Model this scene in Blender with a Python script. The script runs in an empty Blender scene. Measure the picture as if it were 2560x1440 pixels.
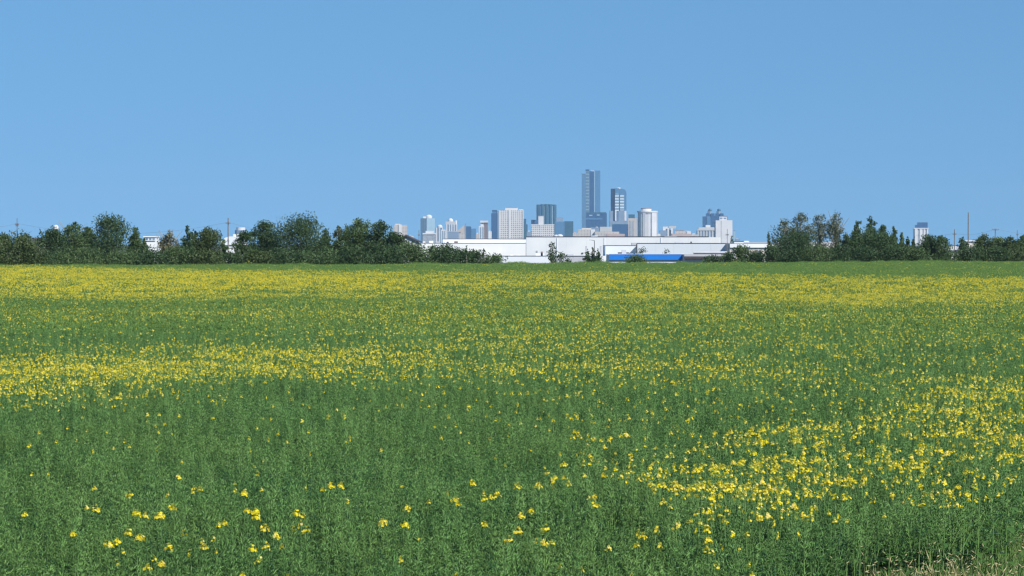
import bpy, math, random
import numpy as np
from mathutils import Vector

SC = bpy.context.scene
COL = SC.collection
R = math.radians

# ------------------------------------------------------------------ camera
CAM_Z = 4.1
F_PX = 7600.0            # focal length in pixels of the 2560 px wide photograph
PITCH = math.atan((720 - 608) / F_PX)
cam_d = bpy.data.cameras.new("camera")
cam = bpy.data.objects.new("camera", cam_d)
COL.objects.link(cam)
cam.location = (0, 0, CAM_Z)
cam.rotation_euler = (R(90) - PITCH, 0, 0)
cam_d.sensor_width = 36
cam_d.lens = 36 * F_PX / 2560
cam_d.clip_start = 0.5
cam_d.clip_end = 60000
SC.camera = cam

# ------------------------------------------------------------------ sky and sun
SUN_EL, SUN_AZ = R(40), R(139)      # azimuth clockwise from +Y (the view direction): behind, over the right shoulder
world = bpy.data.worlds.new("World")
SC.world = world
world.use_nodes = True
wn, wl = world.node_tree.nodes, world.node_tree.links
wn.clear()
sky = wn.new("ShaderNodeTexSky")
sky.sky_type = 'NISHITA'
sky.sun_disc = False
sky.sun_elevation = SUN_EL
sky.sun_rotation = SUN_AZ
sky.altitude = 0
sky.air_density = 1.0
sky.dust_density = 0.0
sky.ozone_density = 3.0
hs = wn.new("ShaderNodeHueSaturation")
hs.inputs["Saturation"].default_value = 1.15
hs.inputs["Value"].default_value = 1.0
bg = wn.new("ShaderNodeBackground")
bg.inputs["Strength"].default_value = 0.122
wo = wn.new("ShaderNodeOutputWorld")
# the whole dome is looked up a little higher than it stands: a clear dry day without the pale rim
tc = wn.new("ShaderNodeTexCoord")
vm = wn.new("ShaderNodeVectorMath"); vm.operation = 'MULTIPLY_ADD'
vm.inputs[1].default_value = (1, 1, 0.78)
vm.inputs[2].default_value = (0, 0, 0.26)
vn = wn.new("ShaderNodeVectorMath"); vn.operation = 'NORMALIZE'
wl.new(tc.outputs["Generated"], vm.inputs[0])
wl.new(vm.outputs[0], vn.inputs[0])
wl.new(vn.outputs[0], sky.inputs["Vector"])
wl.new(sky.outputs[0], hs.inputs["Color"])
tint = wn.new("ShaderNodeMix"); tint.data_type = 'RGBA'; tint.blend_type = 'MULTIPLY'
tint.inputs[0].default_value = 1.0
tint.inputs[7].default_value = (0.905, 1.05, 1.0, 1)
wl.new(hs.outputs[0], tint.inputs[6])
wl.new(tint.outputs[2], bg.inputs["Color"])
wl.new(bg.outputs[0], wo.inputs["Surface"])

sun_d = bpy.data.lights.new("sun", 'SUN')
sun_d.energy = 5.0
sun_d.angle = R(0.53)
sun_d.color = (1.0, 0.95, 0.86)
sun = bpy.data.objects.new("sun", sun_d)
COL.objects.link(sun)
to_sun = Vector((math.sin(SUN_AZ) * math.cos(SUN_EL), math.cos(SUN_AZ) * math.cos(SUN_EL), math.sin(SUN_EL)))
sun.rotation_euler = to_sun.to_track_quat('Z', 'Y').to_euler()
sun.location = (30, -30, 60)

SC.view_settings.view_transform = 'Standard'
SC.view_settings.look = 'None'
SC.view_settings.exposure = 0.28
SC.view_settings.gamma = 1.0
SC.render.engine = 'CYCLES'
cy = SC.cycles
cy.max_bounces = 5
cy.diffuse_bounces = 2
cy.glossy_bounces = 2
cy.transmission_bounces = 3
cy.volume_bounces = 0
cy.transparent_max_bounces = 6
cy.use_denoising = True
cy.denoiser = 'OPENIMAGEDENOISE'
cy.denoising_input_passes = 'RGB_ALBEDO_NORMAL'
cy.denoising_prefilter = 'ACCURATE'
cy.use_adaptive_sampling = False
cy.filter_width = 1.3

# ------------------------------------------------------------------ helpers
CP, SP = math.cos(PITCH), math.sin(PITCH)


def P(u, v, D):
    """the point at distance y = D that the photograph shows at pixel (u, v)"""
    a, b = (u - 1280) / F_PX, (720 - v) / F_PX
    dy, dz = CP + b * SP, -SP + b * CP
    t = D / dy
    return Vector((a * t, D, CAM_Z + dz * t))


def X(u, D):
    return P(u, 640, D).x


def Z(v, D):
    return P(1280, v, D).z


def pixel_of(x, y, z):
    """numpy inverse of P"""
    zz = z - CAM_Z
    f = y * CP - zz * SP
    b = (zz * CP + y * SP) / f
    return 1280 + F_PX * x / f, 720 - F_PX * b


def ground_z(x, y):
    y = np.asarray(y, dtype=float)
    bank = np.clip((24 - y) / 20, 0, 1)
    far = np.clip((y - 590) / 170, 0, 1)
    s = lambda t: t * t * (3 - 2 * t)
    return 2.4 * s(bank) - 4.0 * s(far)


def hash2(ix, iy, seed):
    h = np.sin(ix * 127.1 + iy * 311.7 + seed * 74.7) * 43758.5453
    return h - np.floor(h)


def vnoise(x, y, seed=0):
    ix, iy = np.floor(x), np.floor(y)
    fx, fy = x - ix, y - iy
    fx, fy = fx * fx * (3 - 2 * fx), fy * fy * (3 - 2 * fy)
    a, b = hash2(ix, iy, seed), hash2(ix + 1, iy, seed)
    c, d = hash2(ix, iy + 1, seed), hash2(ix + 1, iy + 1, seed)
    return (a * (1 - fx) + b * fx) * (1 - fy) + (c * (1 - fx) + d * fx) * fy


def tag(o, label=None, cat=None, group=None, kind=None):
    for k, val in (("label", label), ("category", cat), ("group", group), ("kind", kind)):
        if val:
            o[k] = val
    return o


def empty(name, loc, label, cat, group=None):
    o = bpy.data.objects.new(name, None)
    COL.objects.link(o)
    o.location = loc
    o.empty_display_size = 0.3
    return tag(o, label, cat, group)


def link(name, me, parent=None):
    o = bpy.data.objects.new(name, me)
    COL.objects.link(o)
    if parent is not None:
        o.parent = parent
    return o


def np_mesh(name, V, F, mats, midx=None, smooth=False):
    """mesh from numpy vertices (n,3) and faces (m,k) with one k for all"""
    V = np.asarray(V, dtype=np.float32)
    F = np.asarray(F, dtype=np.int32)
    me = bpy.data.meshes.new(name)
    me.vertices.add(len(V))
    me.vertices.foreach_set("co", V.ravel())
    m, k = F.shape
    me.loops.add(m * k)
    me.loops.foreach_set("vertex_index", F.ravel())
    me.polygons.add(m)
    me.polygons.foreach_set("loop_start", np.arange(0, m * k, k, dtype=np.int32))
    for mt in mats:
        me.materials.append(mt)
    if midx is not None:
        me.polygons.foreach_set("material_index", np.asarray(midx, dtype=np.int32))
    if smooth:
        me.polygons.foreach_set("use_smooth", np.ones(m, dtype=bool))
    me.update()
    me.validate()
    return me


class MB:
    """collects polygons in world space, then builds one mesh object relative to its parent"""

    def __init__(self):
        self.v, self.f = [], []

    def poly(self, pts):
        n = len(self.v)
        self.v += [tuple(p) for p in pts]
        self.f.append(tuple(range(n, n + len(pts))))

    def prism(self, foot, z0, z1, top=None):
        """foot: counter-clockwise (x, y) points seen from above; top: another footprint for tapering"""
        top = top or foot
        n = len(self.v)
        k = len(foot)
        self.v += [(x, y, z0) for x, y in foot] + [(x, y, z1) for x, y in top]
        for i in range(k):
            j = (i + 1) % k
            self.f.append((n + i, n + j, n + k + j, n + k + i))
        self.f.append(tuple(n + k + i for i in range(k)))
        self.f.append(tuple(n + i for i in reversed(range(k))))
        return self

    def box(self, x0, x1, y0, y1, z0, z1):
        return self.prism([(x0, y0), (x1, y0), (x1, y1), (x0, y1)], z0, z1)

    def lathe(self, cx, cy, prof, n=14):
        """prof: [(radius, z)] bottom to top"""
        b = len(self.v)
        for r, z in prof:
            for i in range(n):
                a = 2 * math.pi * i / n
                self.v.append((cx + r * math.cos(a), cy + r * math.sin(a), z))
        for q in range(len(prof) - 1):
            for i in range(n):
                j = (i + 1) % n
                self.f.append((b + q * n + i, b + q * n + j, b + (q + 1) * n + j, b + (q + 1) * n + i))
        self.f.append(tuple(b + i for i in reversed(range(n))))
        self.f.append(tuple(b + (len(prof) - 1) * n + i for i in range(n)))
        return self

    def tube(self, pts, radii, n=6):
        b = len(self.v)
        pts = [Vector(p) for p in pts]
        for q, p in enumerate(pts):
            d = (pts[min(q + 1, len(pts) - 1)] - pts[max(q - 1, 0)]).normalized()
            s = d.cross(Vector((0.31, 0.93, 0.2))).normalized()
            t = d.cross(s)
            for i in range(n):
                a = 2 * math.pi * i / n
                self.v.append(tuple(p + radii[q] * (s * math.cos(a) + t * math.sin(a))))
        for q in range(len(pts) - 1):
            for i in range(n):
                j = (i + 1) % n
                self.f.append((b + q * n + i, b + q * n + j, b + (q + 1) * n + j, b + (q + 1) * n + i))
        self.f.append(tuple(b + (len(pts) - 1) * n + i for i in range(n)))
        self.f.append(tuple(b + i for i in reversed(range(n))))
        return self

    def build(self, name, mat, parent=None, smooth=False):
        o0 = Vector(parent_loc(parent)) if parent is not None else Vector((0, 0, 0))
        me = bpy.data.meshes.new(name)
        me.from_pydata([tuple(Vector(p) - o0) for p in self.v], [], self.f)
        me.materials.append(mat)
        if smooth:
            me.polygons.foreach_set("use_smooth", np.ones(len(me.polygons), dtype=bool))
        me.update()
        return link(name, me, parent)


def parent_loc(p):
    v = Vector((0, 0, 0))
    while p is not None:
        v += p.location
        p = p.parent
    return v


# ------------------------------------------------------------------ materials
def new_mat(name):
    m = bpy.data.materials.new(name)
    m.use_nodes = True
    nt = m.node_tree
    nt.nodes.clear()
    out = nt.nodes.new("ShaderNodeOutputMaterial")
    return m, nt, out


def nd(nt, typ, **kw):
    n = nt.nodes.new(typ)
    for k, v in kw.items():
        setattr(n, k, v)
    return n


def math_n(nt, op, a, b=None):
    n = nd(nt, "ShaderNodeMath", operation=op)
    for i, s in enumerate((a, b)):
        if s is None:
            continue
        if isinstance(s, (int, float)):
            n.inputs[i].default_value = s
        else:
            nt.links.new(s, n.inputs[i])
    return n.outputs[0]


def mix_c(nt, fac, a, b):
    n = nd(nt, "ShaderNodeMix", data_type='RGBA')
    if isinstance(fac, (int, float)):
        n.inputs[0].default_value = fac
    else:
        nt.links.new(fac, n.inputs[0])
    for s, i in ((a, 6), (b, 7)):
        if isinstance(s, tuple):
            n.inputs[i].default_value = (*s, 1)
        else:
            nt.links.new(s, n.inputs[i])
    return n.outputs[2]


def noise_f(nt, scale, detail=3, vec=None):
    n = nd(nt, "ShaderNodeTexNoise")
    n.inputs["Scale"].default_value = scale
    n.inputs["Detail"].default_value = detail
    if vec is not None:
        nt.links.new(vec, n.inputs["Vector"])
    r = nd(nt, "ShaderNodeMapRange")
    r.inputs[1].default_value = 0.32
    r.inputs[2].default_value = 0.68
    nt.links.new(n.outputs[0], r.inputs[0])
    return r.outputs[0]


def position(nt):
    return nd(nt, "ShaderNodeNewGeometry").outputs["Position"]


def paint(name, c, c2=None, rough=0.6, scale=0.4, spec=0.3, metal=0.0):
    """painted or mineral surface whose colour wanders a little"""
    m, nt, out = new_mat(name)
    b = nd(nt, "ShaderNodeBsdfPrincipled")
    c2 = c2 or tuple(0.86 * x for x in c)
    f = noise_f(nt, scale, 4, position(nt))
    nt.links.new(mix_c(nt, f, c, c2), b.inputs["Base Color"])
    b.inputs["Roughness"].default_value = rough
    b.inputs["Specular IOR Level"].default_value = spec
    b.inputs["Metallic"].default_value = metal
    nt.links.new(b.outputs[0], out.inputs[0])
    return m


def facade(name, wall, glass, sx, sz, fx, fz, rough=0.7, gl_rough=0.2):
    """far facade: rows of windows too small to tell apart"""
    m, nt, out = new_mat(name)
    b = nd(nt, "ShaderNodeBsdfPrincipled")
    pos = position(nt)
    s = nd(nt, "ShaderNodeSeparateXYZ")
    nt.links.new(pos, s.inputs[0])
    u = math_n(nt, 'ADD', s.outputs[0], math_n(nt, 'MULTIPLY', s.outputs[1], 0.83))
    mu = math_n(nt, 'LESS_THAN', math_n(nt, 'FRACT', math_n(nt, 'DIVIDE', u, sx)), fx)
    mz = math_n(nt, 'LESS_THAN', math_n(nt, 'FRACT', math_n(nt, 'DIVIDE', s.outputs[2], sz)), fz)
    mask = math_n(nt, 'MULTIPLY', mu, mz)
    # some panes lighter: blinds, and reflections put into the colour
    cell = nd(nt, "ShaderNodeTexWhiteNoise", noise_dimensions='2D')
    cv = nd(nt, "ShaderNodeCombineXYZ")
    nt.links.new(math_n(nt, 'FLOOR', math_n(nt, 'DIVIDE', u, sx)), cv.inputs[0])
    nt.links.new(math_n(nt, 'FLOOR', math_n(nt, 'DIVIDE', s.outputs[2], sz)), cv.inputs[1])
    nt.links.new(cv.outputs[0], cell.inputs["Vector"])
    g2 = mix_c(nt, math_n(nt, 'MULTIPLY', cell.outputs["Value"], 0.5), glass, tuple(0.5 * (a + w) for a, w in zip(glass, wall)))
    w2 = mix_c(nt, noise_f(nt, 0.03, 3, pos), wall, tuple(0.88 * x for x in wall))
    nt.links.new(mix_c(nt, mask, w2, g2), b.inputs["Base Color"])
    r = nd(nt, "ShaderNodeMapRange")
    r.inputs[3].default_value = rough
    r.inputs[4].default_value = gl_rough
    nt.links.new(mask, r.inputs[0])
    nt.links.new(r.outputs[0], b.inputs["Roughness"])
    nt.links.new(b.outputs[0], out.inputs[0])
    return m


def leafy(name, c1, c2, trans=0.3, patch=None, scale=0.35, rnd=0.6, rough=0.55):
    """leaves: colour varies by plant and by patch of ground, light passes through"""
    m, nt, out = new_mat(name)
    oi = nd(nt, "ShaderNodeObjectInfo")
    pos = position(nt)
    f = math_n(nt, 'ADD', math_n(nt, 'MULTIPLY', oi.outputs["Random"], rnd), math_n(nt, 'MULTIPLY', noise_f(nt, scale, 3, pos), 1 - rnd))
    c = mix_c(nt, f, c1, c2)
    if patch:
        c = mix_c(nt, math_n(nt, 'MULTIPLY', noise_f(nt, patch[1], 2, pos), patch[2]), c, patch[0])
    b = nd(nt, "ShaderNodeBsdfPrincipled")
    b.inputs["Roughness"].default_value = rough
    b.inputs["Specular IOR Level"].default_value = 0.25
    t = nd(nt, "ShaderNodeBsdfTranslucent")
    nt.links.new(c, b.inputs["Base Color"])
    nt.links.new(c, t.inputs["Color"])
    mx = nd(nt, "ShaderNodeMixShader")
    mx.inputs[0].default_value = trans
    nt.links.new(b.outputs[0], mx.inputs[1])
    nt.links.new(t.outputs[0], mx.inputs[2])
    nt.links.new(mx.outputs[0], out.inputs[0])
    return m


M = {}
M['pod'] = leafy("canola_pod", (0.050, 0.155, 0.047), (0.115, 0.25, 0.068), 0.25, ((0.17, 0.27, 0.052), 0.2, 0.4), 0.5, 0.5)
M['pod_light'] = leafy("canola_pod_light", (0.150, 0.335, 0.095), (0.26, 0.425, 0.125), 0.25, None, 0.5, 0.5)  # random paler pods, brightened to paint sunlit contrast into the crop
M['pod_dark'] = leafy("canola_pod_dark", (0.018, 0.072, 0.028), (0.036, 0.11, 0.038), 0.15, None, 0.5, 0.5)  # random darker pods, deepened so shade between stems sits in the colour
M['podfar'] = leafy("canola_pod_far", (0.095, 0.20, 0.046), (0.17, 0.295, 0.056), 0.25, ((0.22, 0.30, 0.045), 0.03, 0.5), 0.3, 0.5)
M['stem'] = leafy("canola_stem", (0.10, 0.22, 0.06), (0.17, 0.28, 0.08), 0.1, None, 0.8)
M['leaf'] = leafy("canola_leaf", (0.030, 0.095, 0.026), (0.06, 0.14, 0.036), 0.3, None, 0.8)  # darkened: the shade beneath the pods is put into the colour
M['petal'] = leafy("yellow_petal", (0.90, 0.76, 0.012), (0.90, 0.74, 0.09), 0.35, None, 3.0, 0.75)
M['petal_old'] = leafy("faded_petal", (0.88, 0.76, 0.20), (0.84, 0.68, 0.28), 0.35, None, 3.0, 0.75)
M['bud'] = leafy("flower_bud", (0.38, 0.44, 0.05), (0.5, 0.5, 0.06), 0.2, None, 3.0)
M['dry'] = leafy("dry_grass_blade", (0.25, 0.29, 0.10), (0.42, 0.39, 0.18), 0.25, None, 1.5, 0.6)
M['seed'] = leafy("pale_seed_head", (0.44, 0.40, 0.20), (0.58, 0.51, 0.30), 0.3, None, 1.5, 0.6)
M['grass'] = leafy("green_grass_blade", (0.09, 0.19, 0.05), (0.16, 0.24, 0.07), 0.3, None, 1.5, 0.6)
M['weed'] = leafy("weed_leaf", (0.055, 0.14, 0.030), (0.10, 0.20, 0.045), 0.3, None, 3.0, 0.5)
M['tree_dark'] = leafy("dark_foliage", (0.032, 0.070, 0.028), (0.080, 0.130, 0.050), 0.25, None, 0.9, 0.25)
M['tree_mid'] = leafy("mid_foliage", (0.056, 0.108, 0.040), (0.122, 0.18, 0.066), 0.25, None, 0.9, 0.25)
M['tree_grey'] = leafy("grey_green_foliage", (0.075, 0.105, 0.055), (0.16, 0.18, 0.10), 0.25, None, 0.9, 0.25)
M['tree_tan'] = leafy("dry_foliage", (0.12, 0.13, 0.065), (0.23, 0.215, 0.125), 0.25, None, 0.9, 0.25)
M['tree_olive'] = leafy("olive_foliage", (0.050, 0.084, 0.028), (0.105, 0.142, 0.050), 0.25, None, 0.9, 0.25)
M['bark'] = paint("grey_bark", (0.20, 0.19, 0.17), (0.09, 0.08, 0.07), 0.9, 6.0)
M['bark_pale'] = paint("pale_bark", (0.42, 0.40, 0.36), (0.22, 0.21, 0.19), 0.9, 6.0)
M['wood'] = paint("hazed_pole_wood", (0.20, 0.185, 0.17), (0.13, 0.12, 0.11), 0.9, 2.0)  # lightened greys: distant haze is painted into the wood colour
M['wire'] = paint("wire_metal", (0.22, 0.23, 0.25), None, 0.5, 1.0)  # lighter grey, with haze in the colour as on the poles
M['soil'] = paint("field_soil", (0.07, 0.06, 0.035), (0.03, 0.045, 0.02), 1.0, 0.25, 0.1)
M['white'] = paint("white_metal_cladding", (0.82, 0.82, 0.82), (0.70, 0.72, 0.75), 0.5, 0.12)
M['pale'] = paint("pale_blue_grey_cladding", (0.70, 0.73, 0.78), (0.65, 0.69, 0.74), 0.6, 0.1)
M['lilac'] = paint("weathered_grey_cladding", (0.46, 0.47, 0.52), (0.40, 0.41, 0.45), 0.7, 0.2)
M['cream'] = paint("cream_render", (0.62, 0.57, 0.53), (0.55, 0.50, 0.46), 0.8, 0.2)
M['bluefas'] = paint("blue_fascia_paint", (0.012, 0.19, 0.66), (0.02, 0.17, 0.56), 0.45, 0.2)
M['darktrim'] = paint("dark_roof_trim", (0.10, 0.10, 0.12), (0.07, 0.07, 0.08), 0.7, 0.5)
M['darkband'] = paint("dark_canopy", (0.075, 0.06, 0.07), (0.055, 0.045, 0.05), 0.7, 0.5)
M['roofwhite'] = paint("white_roof_membrane", (0.74, 0.75, 0.76), (0.66, 0.67, 0.68), 0.8, 0.08)
M['concrete'] = paint("concrete", (0.50, 0.50, 0.50), (0.42, 0.42, 0.43), 0.9, 0.03)
M['conc_white'] = paint("white_concrete", (0.68, 0.67, 0.67), (0.58, 0.58, 0.60), 0.8, 0.03)
M['beige'] = paint("beige_stone", (0.52, 0.45, 0.40), (0.45, 0.39, 0.35), 0.9, 0.03)
M['brown'] = paint("brown_panel", (0.20, 0.15, 0.15), None, 0.8, 0.03)
M['pink'] = paint("pinkish_brick", (0.50, 0.38, 0.35), (0.42, 0.32, 0.30), 0.9, 0.03)
M['dkglass'] = facade("dark_blue_curtain_wall", (0.035, 0.105, 0.23), (0.014, 0.065, 0.17), 3.0, 3.8, 0.75, 0.8, 0.35, 0.2)  # blues of the glass facades hold the reflected sky in their base colour
M['midglass'] = facade("blue_curtain_wall", (0.10, 0.23, 0.38), (0.045, 0.14, 0.29), 3.0, 3.8, 0.75, 0.7, 0.35, 0.2)
M['paleglass'] = facade("pale_mirror_glass", (0.32, 0.45, 0.54), (0.24, 0.38, 0.48), 3.0, 4.0, 0.8, 0.75, 0.3, 0.2)
M['tealglass'] = facade("teal_curtain_wall", (0.05, 0.14, 0.20), (0.014, 0.07, 0.13), 4.0, 3.8, 0.8, 0.75, 0.35, 0.2)
M['greyglass'] = facade("grey_glass_facade", (0.25, 0.32, 0.42), (0.12, 0.19, 0.30), 3.2, 3.5, 0.7, 0.6, 0.5, 0.25)
M['stripglass'] = facade("balcony_glass", (0.20, 0.30, 0.38), (0.06, 0.13, 0.22), 4.0, 11.0, 0.9, 0.6, 0.4, 0.25)
M['hoist'] = paint("pale_hoist_mesh", (0.08, 0.19, 0.33), (0.07, 0.17, 0.31), 0.7, 0.05)
M['lattice'] = facade("white_window_lattice", (0.66, 0.64, 0.62), (0.16, 0.15, 0.16), 6.2, 6.6, 0.55, 0.55)
M['apartment'] = facade("white_apartment_facade", (0.76, 0.75, 0.74), (0.30, 0.32, 0.36), 5.5, 3.1, 0.35, 0.5)
M['balcony'] = facade("balcony_facade", (0.55, 0.57, 0.60), (0.08, 0.10, 0.14), 4.0, 3.1, 0.9, 0.62)
M['bandwhite'] = facade("white_banded_facade", (0.58, 0.66, 0.72), (0.10, 0.20, 0.32), 40.0, 9.5, 1.0, 0.55)
M['beigewin'] = facade("beige_window_facade", (0.55, 0.50, 0.46), (0.22, 0.20, 0.20), 4.6, 4.2, 0.5, 0.5)
M['greycol'] = facade("grey_columned_facade", (0.55, 0.57, 0.62), (0.20, 0.25, 0.33), 8.0, 60.0, 0.5, 0.9)

# ------------------------------------------------------------------ ground
def build_ground():
    ys = np.concatenate([np.array([-14000, -5000, -1000, -200, -40, -5]), np.arange(0, 30, 3.0), np.arange(30, 590, 40.0),
                         np.arange(590, 800, 15.0), np.array([900, 1200, 1800, 3000, 6000, 10000, 14000])])
    xs = np.array([-14000, -5000, -2000, -800, -300, -120, -40, -10, 0, 10, 40, 120, 300, 800, 2000, 5000, 14000], dtype=float)
    gx, gy = np.meshgrid(xs, ys)
    V = np.stack([gx, gy, ground_z(gx, gy)], -1).reshape(-1, 3)
    nx, ny = len(xs), len(ys)
    i = np.arange(nx * ny).reshape(ny, nx)
    F = np.stack([i[:-1, :-1], i[:-1, 1:], i[1:, 1:], i[1:, :-1]], -1).reshape(-1, 4)
    o = link("ground", np_mesh("ground", V, F, [M['soil']], smooth=True))
    tag(o, "dark soil under the crop running on to the city", "ground", kind="structure")


build_ground()

# ------------------------------------------------------------------ haze: thin pale air
def build_haze():
    b = MB().box(-14500, 14500, -14500, 14500, -5.2, 262)
    m, nt, out = new_mat("thin_air")
    v = nd(nt, "ShaderNodeVolumePrincipled")
    v.inputs["Color"].default_value = (0.52, 0.76, 1.0, 1)
    v.inputs["Density"].default_value = 0.000030
    v.inputs["Anisotropy"].default_value = 0.0
    nt.links.new(v.outputs[0], out.inputs["Volume"])
    o = b.build("haze", m)
    tag(o, "thin pale blue air that fades the far towers", "haze", kind="stuff")


build_haze()

# ------------------------------------------------------------------ city
CITY_Z = -4.0


class Building:
    def __init__(self, name, label, u, D, cat="tower", group=None, base=CITY_Z):
        self.D, self.base = D, base
        self.o = empty(name, (X(u, D), D + 10, base), label, cat, group)

    def blk(self, part, u0, u1, v, mat, v0=None, dy=0.0, depth=None, parent=None):
        """a block facing the camera, its front dy metres in front of the building line"""
        D = self.D - dy
        z0 = self.base if v0 is None else Z(v0, D)
        x0, x1 = X(u0, D), X(u1, D)
        d = depth if depth is not None else max(0.7 * (x1 - x0), 2.0)
        return MB().box(x0, x1, D, D + d, z0, Z(v, D)).build(part, M[mat], parent or self.o)

    def corner(self, part, u0, uc, u1, v, mat, v0=None, dy=0.0, k=0.8):
        """a block seen over its corner at uc"""
        D = self.D - dy
        z0 = self.base if v0 is None else Z(v0, D)
        a, c, b = X(u0, D), X(uc, D), X(u1, D)
        p = [(a, D + k * (c - a)), (c, D), (b, D + k * (b - c)), (a + b - c, D + k * (b - a))]
        return MB().prism(p, z0, Z(v, D)).build(part, M[mat], self.o)

    def drum(self, part, u0, u1, v, mat, v0=None, dy=0.0, n=20, dome=0.0, parent=None):
        D = self.D - dy
        z0 = self.base if v0 is None else Z(v0, D)
        r = 0.5 * (X(u1, D) - X(u0, D))
        cx = 0.5 * (X(u1, D) + X(u0, D))
        z1 = Z(v, D)
        prof = [(r, z0)]
        if dome:
            zs = z1 - dome * (z1 - z0)
            prof += [(r * math.cos(t), zs + (z1 - zs) * math.sin(t)) for t in np.linspace(0, 1.45, 6)]
        else:
            prof += [(r, z1)]
        return MB().lathe(cx, D + r, prof, n).build(part, M[mat], parent or self.o, smooth=False)


def city():
    # ---- the group by the pointed wedge
    b = Building("apartment_tower", "pinkish beige apartment tower standing alone beyond the dark gable roof", 1000, 9000)
    b.blk("wall", 985, 1018, 562.5, 'beigewin')
    b.blk("stair_strip", 997, 1004, 561, 'conc_white', dy=2, depth=6)
    b.blk("roof_housing", 988, 1000, 559.5, 'cream', v0=563, dy=-6, depth=12)

    b = Building("glass_tower", "pale mirror glass tower with a white drum on its roof", 1069, 10200)
    b.corner("curtain_wall", 1051, 1067, 1087, 545.5, 'paleglass')
    b.drum("roof_drum", 1064, 1080, 536.5, 'conc_white', v0=546, dy=-12, dome=0.6)
    b.blk("roof_housing", 1058, 1065, 541, 'conc_white', v0=546, dy=-14, depth=8)
    b = Building("office_block", "low white office block with dark windows in front of the mirror glass tower", 1074, 9800, "building")
    b.blk("wall", 1057, 1089, 585, 'balcony')
    b.blk("cornice", 1056.5, 1089.5, 582.5, 'conc_white', v0=586, dy=2)
    b.blk("roof_housing", 1064, 1084, 577, 'conc_white', v0=583, dy=-5, depth=14)

    b = Building("domed_tower", "slim white tower with a small flat dome, the lower of two domed ones", 1099, 10000)
    b.blk("wall", 1089, 1108, 569, 'greyglass')
    for u in (1090, 1097, 1105):
        b.blk("pilaster", u, u + 2.4, 569, 'conc_white', dy=2, depth=2)
    b.drum("dome", 1093, 1106, 561.5, 'conc_white', v0=569, dy=-3, dome=0.7)
    b = Building("slab_tower", "narrow white slab with grey window strips beside the lower domed tower", 1109, 9950)
    b.blk("wall", 1102.5, 1114, 574, 'conc_white')
    b.blk("window_strip", 1105, 1107.5, 577, 'greyglass', dy=0.6, depth=0.6)
    b.blk("window_strip", 1109.5, 1112, 577, 'greyglass', dy=0.6, depth=0.6)

    b = Building("domed_tower", "broad white tower with stepped crown and dome, the taller of two domed ones", 1128, 10100)
    b.blk("wall", 1115, 1143, 561, 'greyglass')
    for u in (1115.5, 1122, 1128, 1134, 1140.5):
        b.blk("pilaster", u, u + 2.6, 561, 'conc_white', dy=2, depth=2)
    b.blk("crown", 1114, 1140, 553.5, 'concrete', v0=561, dy=-3, depth=26)
    b.drum("dome", 1120, 1133, 545.5, 'conc_white', v0=554, dy=-4, dome=0.8)
    b.drum("roof_drum", 1137, 1142.5, 551, 'conc_white', v0=561, dy=-4)
    b = Building("office_block", "blue grey office block at the foot of the taller domed tower", 1135, 9700, "building")
    b.blk("wall", 1119, 1149, 579, 'greyglass')
    b.blk("roof_edge", 1119, 1149, 578, 'concrete', v0=579.5, dy=1)
    D = 9900
    o = Building("wedge_tower", "beige tower whose roof slants up to a sharp point", 1155, D)
    m = MB()
    zf = [(1141, 579), (1164, 560.5), (1164, 600), (1141, 600)]
    fr = [(X(u, D), D, Z(v, D) if v < 600 else CITY_Z) for u, v in zf]
    bk = [(x, y + 30, z) for x, y, z in fr]
    m.poly([fr[3], fr[2], fr[1], fr[0]]); m.poly([bk[0], bk[1], bk[2], bk[3]])
    for i in range(4):
        m.poly([fr[i], fr[(i + 1) % 4], bk[(i + 1) % 4], bk[i]])
    m.build("wall", M['beige'], o.o)
    o.blk("fin", 1162, 1165, 559, 'greyglass', dy=1, depth=4)
    b = Building("brick_block", "small brown block below the slanted wedge roof", 1154, 9600, "building")
    b.blk("wall", 1147, 1162, 583, 'beigewin')
    b.blk("roof_housing", 1148, 1152, 580, 'brown', v0=583, dy=-2)
    b = Building("blue_slab", "dark blue slab block of two steps", 1177, 9900)
    b.blk("wall", 1164.5, 1178, 567, 'dkglass')
    b.blk("wing", 1178, 1190, 571.5, 'midglass', dy=-3)
    b.blk("roof_edge", 1165, 1177, 566, 'dkglass', v0=567, dy=-1, depth=8)
    b = Building("white_tower", "white tower with a wide flat cap and a brown side", 1210, 9900)
    b.blk("wall", 1197, 1210, 565, 'conc_white')
    b.blk("window_strip", 1200, 1203, 568, 'greyglass', dy=0.6, depth=0.6)
    b.blk("window_strip", 1206, 1209, 568, 'greyglass', dy=0.6, depth=0.6)
    b.blk("side_wall", 1210, 1219.5, 556, 'brown', dy=-2)
    b.blk("neck", 1201.5, 1210, 557, 'conc_white', v0=565, dy=-3, depth=10)
    b.blk("roof_cap", 1200.5, 1220.5, 551.5, 'conc_white', v0=556.5, dy=1, depth=24)
    b.blk("annex", 1220, 1224, 562, 'paleglass', dy=-6)
    b = Building("blue_tower", "dark blue tower with a recessed top stage beside the white lattice tower", 1238, 10100)
    b.blk("wall", 1228, 1247.5, 533, 'dkglass')
    b.blk("upper_stage", 1230.5, 1242.5, 527, 'midglass', v0=533, dy=-3, depth=18)
    b.blk("top_band", 1230, 1243, 525, 'dkglass', v0=529, dy=-2.4, depth=19)
    b.blk("stair_strip", 1243.5, 1247.6, 527, 'greyglass', dy=1.5, depth=8)
    b = Building("lattice_tower", "broad white tower covered with a lattice of small windows, white slab on roof", 1278, 9700)
    b.blk("wall", 1248, 1308.5, 526, 'lattice', depth=35)
    b.blk("rib", 1271.5, 1275, 525, 'conc_white', dy=1.5, depth=1.5)
    b.blk("rib", 1247.6, 1249.4, 525, 'conc_white', dy=1.5, depth=1.5)
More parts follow.
